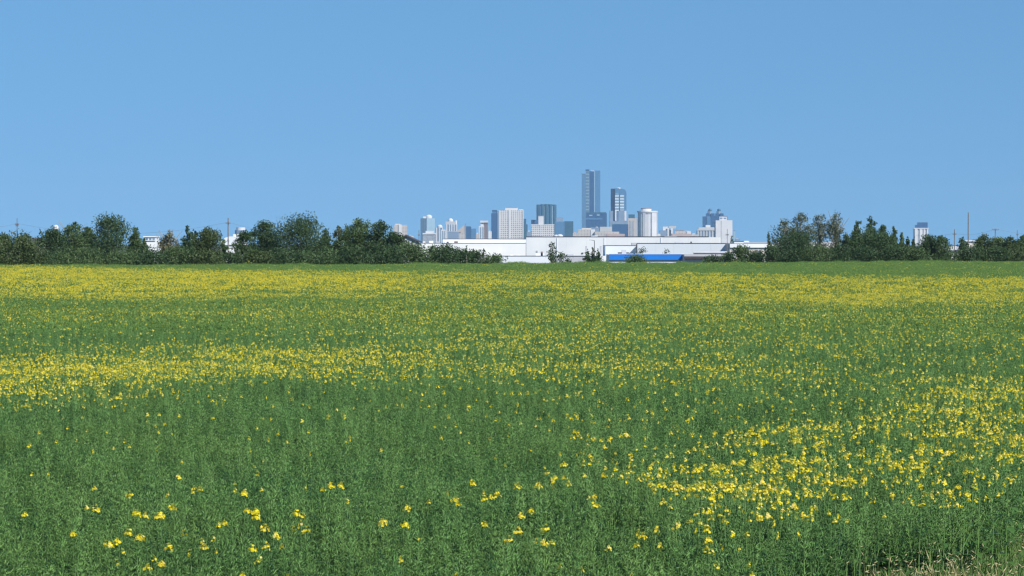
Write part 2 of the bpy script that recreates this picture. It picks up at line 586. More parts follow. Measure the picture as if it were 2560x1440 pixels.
    b.blk("rib", 1307, 1309, 525, 'conc_white', dy=1.5, depth=1.5)
    b.blk("roof_slab", 1263, 1294.5, 519.5, 'conc_white', v0=526, dy=-6, depth=20)
    b.blk("roof_trim", 1265, 1293, 518.3, 'brown', v0=519.6, dy=-7, depth=18)
    b.blk("roof_housing", 1297, 1308, 523.5, 'conc_white', v0=526, dy=-6, depth=12)
    b = Building("dark_block", "dark stepped block half hidden behind the lattice tower", 1313, 10200)
    b.blk("wall", 1305, 1315.5, 547, 'tealglass')
    b.blk("lower_wing", 1309, 1319, 561, 'tealglass', dy=3)

    # ---- the fluted tower and its neighbours
    D = 10300
    b = Building("fluted_tower", "dark teal glass tower with rounded flutes all round", 1366, D)
    x0, x1 = X(1341.5, D), X(1391, D)
    nfl = 5
    w = (x1 - x0) / nfl
    for i in range(nfl):
        cx = x0 + w * (i + 0.5)
        bow = 8 * (1 - ((i - 2) / 2.5) ** 2)
        MB().lathe(cx, D + 14 - bow, [(w * 0.54, CITY_Z), (w * 0.54, Z(513.5 - bow * 0.25, D)), (w * 0.44, Z(512 - bow * 0.25, D))], 14).build("flute", M['tealglass'], b.o)
    b.blk("core", 1344, 1389, 513.5, 'tealglass', dy=-14, depth=20)
    for i in range(nfl - 1):
        b.blk("pier", 1341.5 + 9.9 * (i + 1) - 0.9, 1341.5 + 9.9 * (i + 1) + 0.9, 515, 'paleglass' if i in (1, 3) else 'midglass', dy=-3, depth=3)
    b = Building("glass_block", "long blue glass block stepping down from the fluted tower", 1410, 10000, "building")
    b.blk("wall", 1388, 1433, 553.5, 'midglass')
    b.blk("roof_housing", 1391, 1408, 543.5, 'greyglass', v0=554, dy=-5, depth=14)
    b.blk("side_wall", 1412, 1433.4, 553, 'tealglass', dy=0.8, depth=0.8)
    b = Building("dark_block", "dark blue block behind the chimney-like white slab", 1340, 10100)
    b.corner("wall", 1328, 1337, 1346, 549.5, 'dkglass')
    b = Building("lattice_block", "low white window-lattice block with a tall blank stair tower", 1357, 9600, "building")
    b.blk("wall", 1328.5, 1385.5, 562, 'lattice')
    b.blk("parapet", 1328, 1386, 560.8, 'conc_white', v0=563, dy=1, depth=2)
    b.blk("stair_tower", 1346, 1359, 540.5, 'conc_white', v0=563, dy=-4, depth=12)
    b.blk("rib", 1350.5, 1353.5, 562, 'conc_white', dy=1.5, depth=1.5)
    b.blk("roof_edge", 1345.7, 1359.3, 539.8, 'concrete', v0=540.6, dy=-3.6, depth=13)
    b = Building("low_white_hall", "low bright white hall roof below the glass block", 1396, 9000, "building")
    b.drum("vault", 1384, 1398, 586.5, 'conc_white', v0=596, dome=0.5)
    b.drum("vault", 1392, 1408, 585.5, 'conc_white', v0=596, dy=3, dome=0.5)

    # ---- the tallest tower
    D = 10400
    b = Building("tallest_tower", "tallest tower of the skyline, dark blue glass with a pale left edge", 1483, D)
    b.blk("wall", 1472, 1486, 428, 'dkglass', depth=40)
    b.blk("balcony_strip", 1465, 1472.5, 425.5, 'stripglass', dy=2, depth=36)
    b.blk("crown", 1463.8, 1473, 423.5, 'dkglass', v0=427.5, dy=3, depth=12)
    b.blk("side_wall", 1485.5, 1500.5, 426.5, 'midglass', dy=-2, depth=36)
    b.blk("mullion", 1485, 1487, 427, 'paleglass', dy=0.6, depth=2)
    b.blk("mullion", 1472, 1473, 428, 'paleglass', dy=0.8, depth=2)
    b.blk("roof_light", 1478, 1489, 426.5, 'conc_white', v0=428.5, dy=-3, depth=10)
    b.blk("podium", 1456.5, 1517, 533, 'dkglass', dy=8, depth=50)
    b.blk("podium_crown", 1459, 1515, 530.5, 'tealglass', v0=534, dy=6, depth=40)
    b.blk("podium_band", 1461, 1506, 545, 'midglass', v0=549, dy=9, depth=1)
    b.blk("podium_light", 1473, 1481, 537, 'paleglass', v0=540, dy=9, depth=1)
    b.blk("podium_light", 1492, 1499, 536, 'paleglass', v0=539, dy=9, depth=1)
    b = Building("hoist_tower", "pale construction hoist rising beside the tallest tower with a short arm", 1458, 10380, "hoist")
    b.blk("mast", 1454.5, 1464.5, 434.5, 'hoist', depth=8)
    b.blk("arm", 1453.5, 1464.6, 432.8, 'greyglass', v0=435.4, dy=1, depth=6)

    # ---- the second tallest
    D = 10000
    b = Building("striped_tower", "second tallest tower, blue glass with white striped balconies", 1546, D)
    b.corner("side_wall", 1527, 1538.5, 1541, 471.5, 'dkglass')
    b.blk("wall", 1538, 1547.5, 470.8, 'midglass', dy=1, depth=28)
    b.blk("banded_strip", 1537.5, 1547, 484, 'bandwhite', v0=528, dy=2.5, depth=2)
    b.blk("fin", 1537.5, 1541, 526, 'conc_white', v0=552, dy=3.5, depth=2)
    m = MB()
    za = [(1548, 555), (1566, 555), (1566, 482), (1564.6, 477), (1561, 473.5), (1555, 472), (1548, 472)]
    fr = [(X(u, D), D, Z(v, D)) for u, v in za]
    bk = [(x, y + 28, z) for x, y, z in fr]
    m.poly(fr); m.poly(bk[::-1])
    for i in range(len(fr)):
        j = (i + 1) % len(fr)
        m.poly([fr[j], fr[i], bk[i], bk[j]])
    m.build("curved_wall", M['midglass'], b.o)
    b.blk("banded_strip", 1550, 1560, 487, 'bandwhite', v0=526, dy=1.4, depth=1.3)
    b.blk("middle_wall", 1546, 1562, 527, 'greyglass', v0=553, dy=1.8, depth=1.6)
    b.blk("fin", 1561, 1566, 527, 'conc_white', v0=552, dy=2.4, depth=2)
    b.blk("flank", 1524, 1537.6, 527, 'greyglass', dy=-4, depth=30)
    b.blk("base", 1524, 1568, 553, 'greyglass', dy=4, depth=40)
    b.blk("roof_housing", 1544, 1551, 468.5, 'conc_white', v0=472, dy=-5, depth=10)
    b = Building("dark_block", "plain dark blue block at the foot of the striped tower", 1550, 9700)
    b.blk("wall", 1531, 1570, 561, 'dkglass')
    b.blk("roof_edge", 1531, 1570, 560.2, 'midglass', v0=561.2, dy=0.8, depth=3)

    # ---- low row below the two tall towers
    b = Building("stone_block", "beige stone block at the start of the low row", 1464, 9300, "building")
    b.blk("wall", 1444, 1487, 573, 'beigewin')
    b.blk("upper_wall", 1454, 1478, 570, 'cream', v0=573.5, dy=-3, depth=20)
    b.blk("stair_tower", 1477, 1487.2, 574.5, 'conc_white', dy=1.5, depth=8)
    b = Building("grey_block", "grey flat-roofed block below the tallest tower's podium", 1498, 9500, "building")
    b.blk("wall", 1478, 1501, 568.5, 'greyglass')
    b.blk("wing", 1500, 1530, 567, 'concrete', dy=2)
    b.drum("roof_drum", 1489, 1495, 566.5, 'concrete', v0=569, dy=-4, dome=0.5)
    b = Building("stone_block", "mauve stone block with two rows of small windows in the low row", 1510, 9250, "building")
    b.blk("wall", 1487, 1548, 579, 'beigewin')
    b.blk("wing", 1516, 1562, 584.5, 'pink', dy=3)
    b.blk("roof_housing", 1536, 1547, 581, 'cream', v0=585, dy=-2, depth=10)
    # ---- beige slab, round tower
    b = Building("beige_slab", "beige slab tower with dark rooftop box next to the round tower", 1580, 9700)
    b.blk("wall", 1570.5, 1592, 545.5, 'beige')
    b.blk("window_strip", 1573, 1578, 552, 'balcony', dy=0.7, depth=0.7)
    b.blk("window_strip", 1580, 1584.5, 552, 'balcony', dy=0.7, depth=0.7)
    b.blk("roof_housing", 1571.5, 1587, 536, 'tealglass', v0=546, dy=-3, depth=16)
    D = 9800
    b = Building("round_tower", "round white tower with dark balcony columns under a flat ring", 1619, D)
    cx, r = X(1619.5, D), 0.5 * (X(1645, D) - X(1594, D))
    MB().lathe(cx, D + r, [(r * 0.94, CITY_Z), (r * 0.94, Z(530, D))], 28).build("wall", M['balcony'], b.o)
    for a, wd, mt in ((-62, 5, 'concrete'), (-46, 7, 'conc_white'), (-22, 8, 'conc_white'), (-8, 9, 'conc_white'), (8, 6, 'conc_white'),
                      (33, 9, 'conc_white'), (50, 9, 'conc_white'), (68, 7, 'conc_white')):
        pts = []
        for s in (-1, 1):
            t = R(a + s * wd)
            pts.append((cx + r * math.sin(t), D + r - r * math.cos(t)))
        for s in (1, -1):
            t = R(a + s * wd)
            pts.append((cx + 0.9 * r * math.sin(t), D + r - 0.9 * r * math.cos(t)))
        MB().prism(pts, CITY_Z, Z(536 if abs(a) < 10 else 530, D)).build("pilaster", M[mt], b.o)
    MB().lathe(cx, D + r, [(r * 1.03, Z(531, D)), (r * 1.03, Z(527, D))], 28).build("roof_ring", M['conc_white'], b.o)
    b.drum("roof_drum", 1602, 1629, 522, 'conc_white', v0=528, dy=-14)
    b.drum("roof_trim", 1602.5, 1628, 520.2, 'brown', v0=522.2, dy=-15)

    # ---- further along
    b = Building("stepped_block", "pale stepped block with a T-shaped stair tower", 1670, 9500, "building")
    b.blk("wall", 1648, 1670, 576, 'greyglass')
    b.blk("upper_wall", 1657, 1674, 566.5, 'conc_white', v0=577, dy=-4, depth=16)
    b.blk("pier", 1668.5, 1672, 569, 'conc_white', dy=2, depth=3)
    b.blk("pier", 1677.5, 1682, 571, 'conc_white', dy=2, depth=3)
    b.blk("recess", 1672, 1677.5, 575, 'brown', dy=-3, depth=6)
    b.blk("top_beam", 1672, 1690, 565, 'concrete', v0=571, dy=1, depth=8)
    b = Building("pink_block", "low pinkish block with a white rooftop box", 1705, 9300, "building")
    b.blk("wall", 1680, 1728, 584, 'pink')
    b.blk("upper_wall", 1688, 1722, 577, 'beigewin', v0=585, dy=-4, depth=20)
    b.blk("roof_housing", 1717, 1727, 578, 'conc_white', v0=585, dy=-1, depth=8)
    b.blk("roof_trim", 1688, 1711, 575.5, 'brown', v0=577.5, dy=-5, depth=14)

    b = Building("turret_tower", "dark blue tower crowned by two small turrets", 1787, 10300)
    b.blk("wall", 1757, 1786, 541, 'dkglass')
    b.blk("wall", 1786, 1818, 540, 'dkglass', dy=-3)
    b.blk("bay", 1767, 1776, 541, 'midglass', dy=1.5, depth=3)
    for u in (1769.5, 1782, 1792.5, 1804.5):
        b.blk("gable", u - 4.5, u + 4.5, 533.5, 'dkglass', v0=541.5, dy=-5, depth=14)
    for u in (1775, 1797.5):
        b.drum("turret", u - 6, u + 6, 528, 'greyglass', v0=541, dy=-12, n=8)
        b.drum("turret_top", u - 4.5, u + 4.5, 521.5, 'tealglass', v0=528.2, dy=-13, n=8, dome=0.6)
    b = Building("columned_block", "grey block with a row of tall columns and stepped roof", 1766, 9600, "building")
    b.blk("wall", 1743, 1790, 576, 'greyglass')
    for i in range(7):
        b.blk("column", 1743.5 + 7.2 * i, 1746.8 + 7.2 * i, 576, 'concrete', dy=2, depth=2)
    b.blk("cornice", 1742.5, 1790, 574, 'concrete', v0=576.3, dy=2.6, depth=8)
    b.blk("roof_stage", 1746, 1786, 568, 'concrete', v0=574.2, dy=-6, depth=22)
    b.blk("roof_housing", 1764, 1776, 562.5, 'conc_white', v0=568.2, dy=-8, depth=12)
    b = Building("blank_white_block", "blank pale block with one dark vertical joint and rooftop box", 1809, 9200)
    b.blk("wall", 1789, 1802.2, 551, 'conc_white')
    b.blk("wall", 1803.2, 1831, 550.5, 'conc_white', dy=0.5)
    b.blk("joint", 1802, 1803.4, 552, 'brown', dy=-1.5, depth=6)
    b.blk("side_wall", 1786.5, 1789, 552, 'brown', dy=-3)
    b.blk("roof_housing", 1798.5, 1817, 541.5, 'conc_white', v0=551.5, dy=-4, depth=14)
    b.blk("louvre", 1800.5, 1806, 544, 'greyglass', v0=547.5, dy=-3.4, depth=1)
    b.blk("louvre", 1809.5, 1815, 544, 'greyglass', v0=547.5, dy=-3.4, depth=1)
    b = Building("thin_tower", "thin pale blue tower just past the blank white block", 1836, 10300)
    b.blk("wall", 1833.5, 1838.5, 577, 'paleglass')
    b.blk("roof_edge", 1833.2, 1838.8, 576, 'greyglass', v0=577.2, dy=1, depth=4)

    # ---- solitary ones
    b = Building("water_tower", "white bulb of a water tower above the trees near a power pole", 139, 3500, "water tower")
    b.drum("tank", 131.5, 146, 562, 'conc_white', v0=573, dome=0.75)
    b.drum("tank_base", 134, 143.5, 572.8, 'concrete', v0=576.5, dy=-1)
    b.drum("shaft", 137, 140.5, 576, 'concrete', dy=-2.2)
    b = Building("drum_tower", "grey cylindrical tower with a white cap above the arched hall", 600, 8200)
    b.drum("wall", 586, 613, 575, 'greyglass')
    b.drum("roof_cap", 590, 612, 568.5, 'conc_white', v0=575.2, dy=-3)
    b = Building("column_tower", "white columned tower with a dark box top, alone beyond the tree row", 2303, 9300)
    b.blk("wall", 2286, 2320, 571.5, 'balcony')
    for u0, u1 in ((2287, 2294), (2299, 2306), (2309, 2313), (2317, 2320.5)):
        b.blk("column", u0, u1, 571, 'conc_white', dy=2, depth=2.4)
    b.blk("cornice", 2284, 2322, 569.8, 'conc_white', v0=572, dy=3, depth=20)
    b.blk("roof_box", 2294, 2319, 556, 'dkglass', v0=570, dy=-4, depth=18)
    b.blk("roof_housing", 2288, 2294.2, 562.5, 'dkglass', v0=570, dy=-5, depth=10)


def infill():
    """low blocks between the feet of the towers"""
    for u0, u1, v, D, mt, mr, lb in (
            (1190, 1198, 584, 9500, 'beigewin', 'conc_white', "low beige block between the two-step slab and the capped tower"),
            (1221, 1229, 578, 9600, 'apartment', 'concrete', "low pale block before the dark blue tower"),
            (1317, 1329, 579, 9600, 'greyglass', 'conc_white', "low grey block between the two lattice buildings"),
            (1432, 1445, 582, 9400, 'beigewin', 'pink', "low mauve block at the end of the long glass block"),
            (1644, 1651, 585, 9400, 'apartment', 'concrete', "tiny pale block at the round tower's foot"),
            (1727, 1744, 586, 9500, 'beigewin', 'conc_white', "low beige block before the columned building"),
            (1018, 1034, 590, 9200, 'apartment', 'concrete', "low pale block between the pinkish tower and the glass tower"),
            (1838, 1850, 597, 9500, 'greyglass', 'concrete', "low grey block past the thin pale tower")):
        b = Building("low_block", lb, 0.5 * (u0 + u1), D, "building", "low blocks between the towers")
        b.blk("wall", u0, u1, v, mt)
        b.blk("roof_housing", u0 + .25 * (u1 - u0), u0 + .6 * (u1 - u0), v - 2.2, mr, v0=v + .3, dy=-3, depth=6)


city()
infill()

# ------------------------------------------------------------------ warehouses beyond the field
def warehouses():
    g = -4.0
    # long tall white warehouse, its front turned slightly
    DL, DR = 998.0, 990.0
    zt = Z(592.3, DR)
    e = empty("warehouse", (X(1550, 1040), 1045, g), "long bright white warehouse with flat roof in front of the skyline", "warehouse")
    a = (X(1315.5, DL), DL); c = (X(1772, DR), DR)
    n = Vector((a[1] - c[1], c[0] - a[0])).normalized() * 60
    if n.y < 0:
        n = -n
    dx, dy = c[0] - a[0], c[1] - a[1]
    panels = 9
    for i in range(panels):
        t0, t1 = i / panels + 0.00012, (i + 1) / panels - 0.00012
        p0, p1 = (a[0] + dx * t0, a[1] + dy * t0), (a[0] + dx * t1, a[1] + dy * t1)
        MB().prism([p0, p1, (p1[0] + n.x * 0.004, p1[1] + n.y * 0.004), (p0[0] + n.x * 0.004, p0[1] + n.y * 0.004)], g, zt).build("wall_panel", M['white'], e)
    ins = 0.0055
    MB().prism([(a[0] + n.x * ins, a[1] + n.y * ins), (c[0] + n.x * ins, c[1] + n.y * ins), (c[0] + n.x, c[1] + n.y), (a[0] + n.x, a[1] + n.y)], g, zt - 0.05).build("hall", M['roofwhite'], e)
    q = n.normalized() * 0.12
    MB().prism([(a[0] - q.x, a[1] - q.y), (c[0] - q.x, c[1] - q.y), (c[0] + 4 * q.x, c[1] + 4 * q.y), (a[0] + 4 * q.x, a[1] + 4 * q.y)], zt + 0.002, zt + 0.2).build("roof_trim", M['darktrim'], e)

    for t, w_, z0_, h_, mt in ((.06, .5, 1.2, .5, 'lilac'), (.17, .16, -4, 9.9, 'pale'), (.31, .6, .6, .45, 'darktrim'), (.43, .16, -4, 9.9, 'pale'), (.52, 1.1, -4, 3.2, 'lilac'),
                                (.66, .5, 1.4, .5, 'lilac'), (.74, .16, -4, 9.9, 'pale'), (.9, .6, .9, .45, 'darktrim')):
        x_, y_ = a[0] + dx * t, a[1] + dy * t
        MB().box(x_ - w_ / 2, x_ + w_ / 2, y_ - .16, y_ - .03, z0_, z0_ + h_).build("wall_vent" if h_ < 1 else ("downpipe" if h_ > 5 else "door"), M[mt], e)
    for t, w_, h_ in ((.12, 1.6, .5), (.38, 1.1, .7), (.8, 2.0, .5)):
        x_, y_ = a[0] + dx * t, a[1] + dy * t + 8
        MB().box(x_ - w_, x_ + w_, y_, y_ + 2, zt - .06, zt + h_ * .6).build("rooftop_unit", M['pale'], e)

    # lower wing to the side, with a set-back strip on top
    D = 1080.0
    e = empty("warehouse", (X(1170, D), D + 5, g), "lower white warehouse wing with a pale set-back upper strip", "warehouse")
    u0s = [1022, 1082, 1142, 1202, 1258, 1314.5]
    for i in range(5):
        MB().box(X(u0s[i], D) + 0.008, X(u0s[i + 1], D) - 0.008, D, D + 0.3, g, Z(608.3, D)).build("wall_panel", M['white'], e)
    MB().box(X(1022, D) + 0.1, X(1314, D), D + 0.32, D + 40, g, Z(608.3, D) - 0.04).build("hall", M['roofwhite'], e)
    MB().box(X(1022, D), X(1314.6, D), D - 0.1, D + 0.5, Z(608.3, D) + 0.002, Z(607.2, D)).build("roof_trim", M['darktrim'], e)
    MB().box(X(1105, D), X(1315, D + 12), D + 12, D + 38, Z(608, D), Z(598, D + 12)).build("upper_strip", M['pale'], e)
    MB().box(X(1104.6, D), X(1315.2, D + 12), D + 11.9, D + 38.1, Z(598, D + 12) + 0.002, Z(596.6, D + 12)).build("upper_roof_trim", M['darktrim'], e)
    for u, w, h, mt in ((1119, 5, 4, 'darktrim'), (1140, 9, 5, 'brown'), (1078, 10, 6, 'roofwhite'), (1060, 6, 5, 'cream'), (1094, 8, 4, 'lilac')):
        MB().box(X(u - w / 2, D + 4), X(u + w / 2, D + 4), D + 4, D + 6, Z(608.3, D) - 0.03, Z(608 - h, D + 4)).build("rooftop_unit", M[mt], e)
    # grey middle warehouse
    DL, DR = 912.0, 907.0
    zt = Z(608.8, DR)
    e = empty("warehouse", (X(1670, 930), 935, g), "pale blue grey warehouse in front of the long white one", "warehouse")
    a = (X(1592.5, DL), DL); c = (X(1822.5, DR), DR)
    dx, dy = c[0] - a[0], c[1] - a[1]
    n = Vector((-dy, dx)).normalized() * 38
    for i in range(5):
        t0, t1 = i / 5 + 0.0004, (i + 1) / 5 - 0.0004
        p0, p1 = (a[0] + dx * t0, a[1] + dy * t0), (a[0] + dx * t1, a[1] + dy * t1)
        MB().prism([p0, p1, (p1[0] + n.x * 0.006, p1[1] + n.y * 0.006), (p0[0] + n.x * 0.006, p0[1] + n.y * 0.006)], g, zt).build("wall_panel", M['pale'], e)
    MB().prism([(a[0] + n.x * .008, a[1] + n.y * .008), (c[0] + n.x * .008, c[1] + n.y * .008), (c[0] + n.x, c[1] + n.y), (a[0] + n.x, a[1] + n.y)], g, zt - 0.04).build("hall", M['roofwhite'], e)
    q = n.normalized() * 0.1
    MB().prism([(a[0] - q.x, a[1] - q.y), (c[0] - q.x, c[1] - q.y), (c[0] + 4 * q.x, c[1] + 4 * q.y), (a[0] + 4 * q.x, a[1] + 4 * q.y)], zt + .002, zt + 0.16).build("roof_trim", M['darktrim'], e)
    MB().box(X(1513.5, 915), X(1591.5, 915), 915, 940, g, Z(614.2, 915)).build("side_wing", M['pale'], e)
    MB().box(X(1513, 915), X(1591.6, 915), 914.9, 940.1, Z(614.2, 915) + .002, Z(613.2, 915)).build("wing_roof_trim", M['darktrim'], e)
    MB().tube([(X(1592, 911), 911, g), (X(1592, 911), 911, zt)], [0.18, 0.18]).build("downpipe", M['darktrim'], e)
    MB().tube([(X(1822.8, 904), 904, g), (X(1822.8, 904), 904, zt)], [0.16, 0.16]).build("downpipe", M['brown'], e)
    for u0, u1, v0, v1, d, mt in ((1579, 1599, 613.5, 607, 918, 'lilac'), (1688, 1709, 611, 605, 918, 'lilac'), (1727, 1730, 610, 604, 918, 'darktrim'),
                                  (1640, 1642, 612, 607, 918, 'darktrim'), (1623, 1625, 612, 608, 918, 'darktrim')):
        MB().box(X(u0, d), X(u1, d), d, d + 2.5, Z(v0, d) - 0.6, Z(v1, d)).build("rooftop_unit", M[mt], e)

    # low front building
    D = 880.0
    e = empty("low_hall", (X(1380, D), D + 5, g), "low pale hall at the field edge before the white warehouse", "building")
    MB().box(X(1240, D), X(1376, D), D, D + 0.3, g, Z(640.5, D)).build("wall_panel", M['pale'], e)
    MB().box(X(1376.6, D), X(1499, D), D + 0.05, D + 0.35, g, Z(640.5, D)).build("wall_panel", M['lilac'], e)
    MB().box(X(1499.3, D), X(1523, D), D - 1.5, D + 0.3, g, Z(639.4, D)).build("end_block", M['white'], e)
    MB().box(X(1240.5, D), X(1522, D), D + 0.4, D + 50, g, Z(640.5, D) - 0.05).build("hall", M['roofwhite'], e)
    MB().box(X(1239.5, D), X(1499.2, D), D - 0.1, D + 0.5, Z(640.5, D) + .002, Z(639.2, D)).build("roof_trim", M['darktrim'], e)
    for u0, u1, h, mt in ((1339, 1361, 6, 'pale'), (1352, 1357, 10, 'brown'), (1275, 1283, 3, 'pale'), (1295, 1299, 2.5, 'pale'), (1415, 1434, 3.5, 'lilac'), (1464, 1467.5, 24, 'lilac'), (1500, 1504, 24, 'lilac')):
        MB().box(X(u0, D + 2), X(u1, D + 2), D + 2, D + 4, Z(640.5, D) - 0.04, Z(639 - h, D + 2)).build("rooftop_unit", M[mt], e)

    # blue fascia building
    D = 840.0
    e = empty("blue_fascia_shop", (X(1615, D), D + 5, g), "low building with a bright blue fascia band", "building")
    zt, zb = Z(635.5, D), Z(649.8, D)
    for i in range(4):
        x0, x1 = X(1522.5 + 46.6 * i, D), X(1522.5 + 46.6 * (i + 1), D)
        MB().box(x0 + 0.02, x1 - 0.02, D - 0.5, D - 0.1, zb, zt).build("fascia_panel", M['bluefas'], e)
    MB().box(X(1522.5, D), X(1709, D), D, D + 25, g, zt - 0.1).build("hall", M['pale'], e)
    MB().box(X(1522.3, D), X(1709.2, D), D - 0.55, D + 0.1, zt + .002, zt + 0.14).build("roof_trim", M['roofwhite'], e)
    MB().box(X(1556, D), X(1567, D), D + 4, D + 6, zt - 0.12, Z(625, D)).build("rooftop_unit", M['lilac'], e)
    MB().box(X(1548, D), X(1575, D), D + 8, D + 11, zt - 0.12, Z(631, D)).build("rooftop_unit", M['darktrim'], e)

    # dark canopy building
    D = 830.0
    e = empty("canopy_shop", (X(1765, D), D + 5, g), "pale building with a dark canopy stripe beside the blue fascia", "building")
    MB().box(X(1711, D), X(1823, D), D, D + 22, g, Z(636, D)).build("hall", M['cream'], e)
    MB().box(X(1710.5, D), X(1825, D), D - 1.2, D - 0.02, Z(646.5, D), Z(641, D)).build("canopy", M['darkband'], e)
    MB().box(X(1710.3, D), X(1825, D), D - 0.6, D - 0.01, Z(640.8, D), Z(635.5, D)).build("fascia", M['lilac'], e)
    MB().box(X(1712, D), X(1735, D), D - 0.3, D - 0.01, Z(659.5, D), Z(657.5, D)).build("door_lintel", M['darkband'], e)
    MB().tube([(X(1738, D), D + 8, Z(631.5, D)), (X(1824, D), D + 8, Z(631.5, D))], [0.32, 0.32], 8).build("roof_duct", M['lilac'], e)
    MB().box(X(1738, D), X(1826, D), D + 7.6, D + 8.4, Z(636.2, D), Z(633.5, D)).build("duct_rack", M['darkband'], e)

    # white fascia strip running on behind the trees
    D = 890.0
    e = empty("fascia_strip_hall", (X(1900, D), D + 5, g), "hall with a bright white fascia running behind the bushes", "building")
    for u0, u1 in ((1824.5, 1868), (1868.5, 1912), (1912.5, 1940)):
        MB().box(X(u0, D), X(u1, D), D - 0.5, D - 0.05, Z(619, D), Z(609.3, D)).build("fascia_panel", M['white'], e)
    MB().box(X(1824.3, D), X(1940, D), D, D + 20, g, Z(610, D)).build("hall", M['cream'], e)
    for u in (1832, 1862, 1893):
        MB().box(X(u, D), X(u + 7, D), D - 0.12, D - 0.02, g, Z(622, D)).build("door", M['lilac'], e)
    MB().box(X(1824, D), X(1940, D), D - 0.52, D + 0.2, Z(609.3, D) + .002, Z(608.4, D)).build("roof_trim", M['darktrim'], e)
    e = empty("far_shed", (X(1850, 1500), 1500, g), "small white shed roof just above the fascia hall", "building")
    MB().box(X(1835, 1500), X(1859, 1500), 1500, 1515, g, Z(603.8, 1500)).build("wall", M['white'], e)
    MB().box(X(1834.5, 1500), X(1859.5, 1500), 1499.8, 1515.2, Z(603.8, 1500) + .002, Z(602.8, 1500)).build("roof_trim", M['darktrim'], e)
    e = empty("far_shed", (X(1890, 1700), 1700, g), "long grey shed roof beyond the fascia hall", "building")
    MB().box(X(1858, 1700), X(1920, 1700), 1700, 1715, g, Z(605.5, 1700)).build("wall", M['lilac'], e)
    MB().box(X(1860, 1700), X(1873, 1700), 1701, 1709, Z(605.6, 1700), Z(602, 1700)).build("rooftop_unit", M['pale'], e)

    # buildings showing between the trees
    D = 900.0
    e = empty("long_shed", (X(2070, D), D + 4, g), "cream shed glimpsed through the tall grey poplars", "building")
    for i in range(5):
        MB().box(X(1945 + 30 * i, D) + .05, X(1975 + 30 * i, D) - .05, D, D + 0.4, g, Z(605, D)).build("wall_panel", M['conc_white'], e)
    MB().box(X(1945, D), X(2095, D), D + 0.42, D + 15, g, Z(605, D) - .05).build("hall", M['roofwhite'], e)
    MB().box(X(2040, D), X(2097, D), D - 0.4, D - 0.02, Z(623, D), Z(620.5, D)).build("canopy", M['darkband'], e)
    e = empty("bungalow", (X(2392, 800), 804, g), "small white bungalow with a grey roof between the dark trees", "house")
    MB().box(X(2374, 800), X(2407, 800), 800, 808, g, Z(625.5, 800)).build("wall", M['white'], e)
    m = MB()
    x0, x1 = X(2370, 799), X(2410, 799)
    z0, z1 = Z(625.8, 799), Z(615, 799)
    m.poly([(x0, 799.2, z0), (x1, 799.2, z0), (x1 - 1, 804, z1), (x0 + 1, 804, z1)])
    m.poly([(x1, 808.8, z0), (x0, 808.8, z0), (x0 + 1, 804, z1), (x1 - 1, 804, z1)])
    m.poly([(x0, 808.8, z0), (x0, 799.2, z0), (x0 + 1, 804, z1)])
    m.poly([(x1, 799.2, z0), (x1, 808.8, z0), (x1 - 1, 804, z1)])
    m.poly([(x0, 799.2, z0), (x0, 808.8, z0), (x1, 808.8, z0), (x1, 799.2, z0)])
    m.build("roof", M['lilac'], e)
    e = empty("flat_shed", (X(2428, 850), 853, g), "white flat-topped shed beneath the tall bare mast", "building")
    MB().box(X(2413, 850), X(2441, 850), 850, 857, g, Z(603.5, 850)).build("wall", M['cream'], e)
    MB().box(X(2412, 850), X(2442, 850), 849.6, 857.4, Z(603.5, 850) + .002, Z(601, 850)).build("roof", M['white'], e)
    # left of the white wing
    D = 720.0
    zb = float(ground_z(0, D))
    e = empty("gabled_barn", (X(1018, D), D + 5, zb), "grey barn with a dark overhanging gable roof", "barn")
    x0, xp, x1 = X(990, D), X(1014.5, D), X(1046, D)
    ze, zp = Z(603, D), Z(589.5, D)
    m = MB()
    fr = [(x0 + .3, D, zb), (x1 - .3, D, zb), (x1 - .3, D, ze), (xp, D, zp), (x0 + .3, D, ze)]
    bk = [(x, y + 12, z) for x, y, z in fr]
    m.poly(fr); m.poly(bk[::-1])
    m.poly([fr[0], fr[4], bk[4], bk[0]]); m.poly([fr[2], fr[1], bk[1], bk[2]])
    m.build("wall", M['lilac'], e)
    for s, xa, za in ((0, x0 - .4, ze - .35), (1, x1 + .4, ze - .3)):
        m = MB()
        q = [(xa, D - .5, za), (xp, D - .5, zp), (xp, D - .5, zp + .28), (xa, D - .5, za + .28)]
        w = [(x, y + 13, z) for x, y, z in q]
        if s:
            q, w = q[::-1], w[::-1]
        m.poly(q); m.poly(w[::-1])
        for i in range(4):
            m.poly([q[(i + 1) % 4], q[i], w[i], w[(i + 1) % 4]])
        m.build("roof_slope", M['darktrim'], e)
    D = 760.0
    zb = -4.0
    e = empty("arched_hall", (X(576, D), D + 5, zb), "white arched hall behind the power pole in the tree gap", "building")
    cx, r = X(577, D), 0.5 * (X(602, D) - X(550, D))
    m = MB()
    ar = [(cx + r * math.cos(t), D, Z(613, D) + (Z(591, D) - Z(613, D)) * math.sin(t)) for t in np.linspace(0, math.pi, 15)]
    bk = [(x, y + 20, z) for x, y, z in ar]
    m.poly(ar); m.poly(bk[::-1])
    for i in range(14):
        m.poly([ar[i + 1], ar[i], bk[i], bk[i + 1]])
    m.poly([ar[0], ar[14], bk[14], bk[0]])
    m.build("vault", M['pale'], e)
    MB().box(cx - r, cx + r, D - .3, D + 20, zb, Z(614.2, D)).build("wall", M['white'], e)
    MB().box(cx - r - .2, cx + r + .2, D - .5, D + .4, Z(614.2, D) + .002, Z(612.6, D)).build("eaves", M['darktrim'], e)
    MB().box(X(583, D + 22), X(597, D + 22), D + 22, D + 26, zb, Z(585.5, D + 22)).build("stair_tower", M['white'], e)
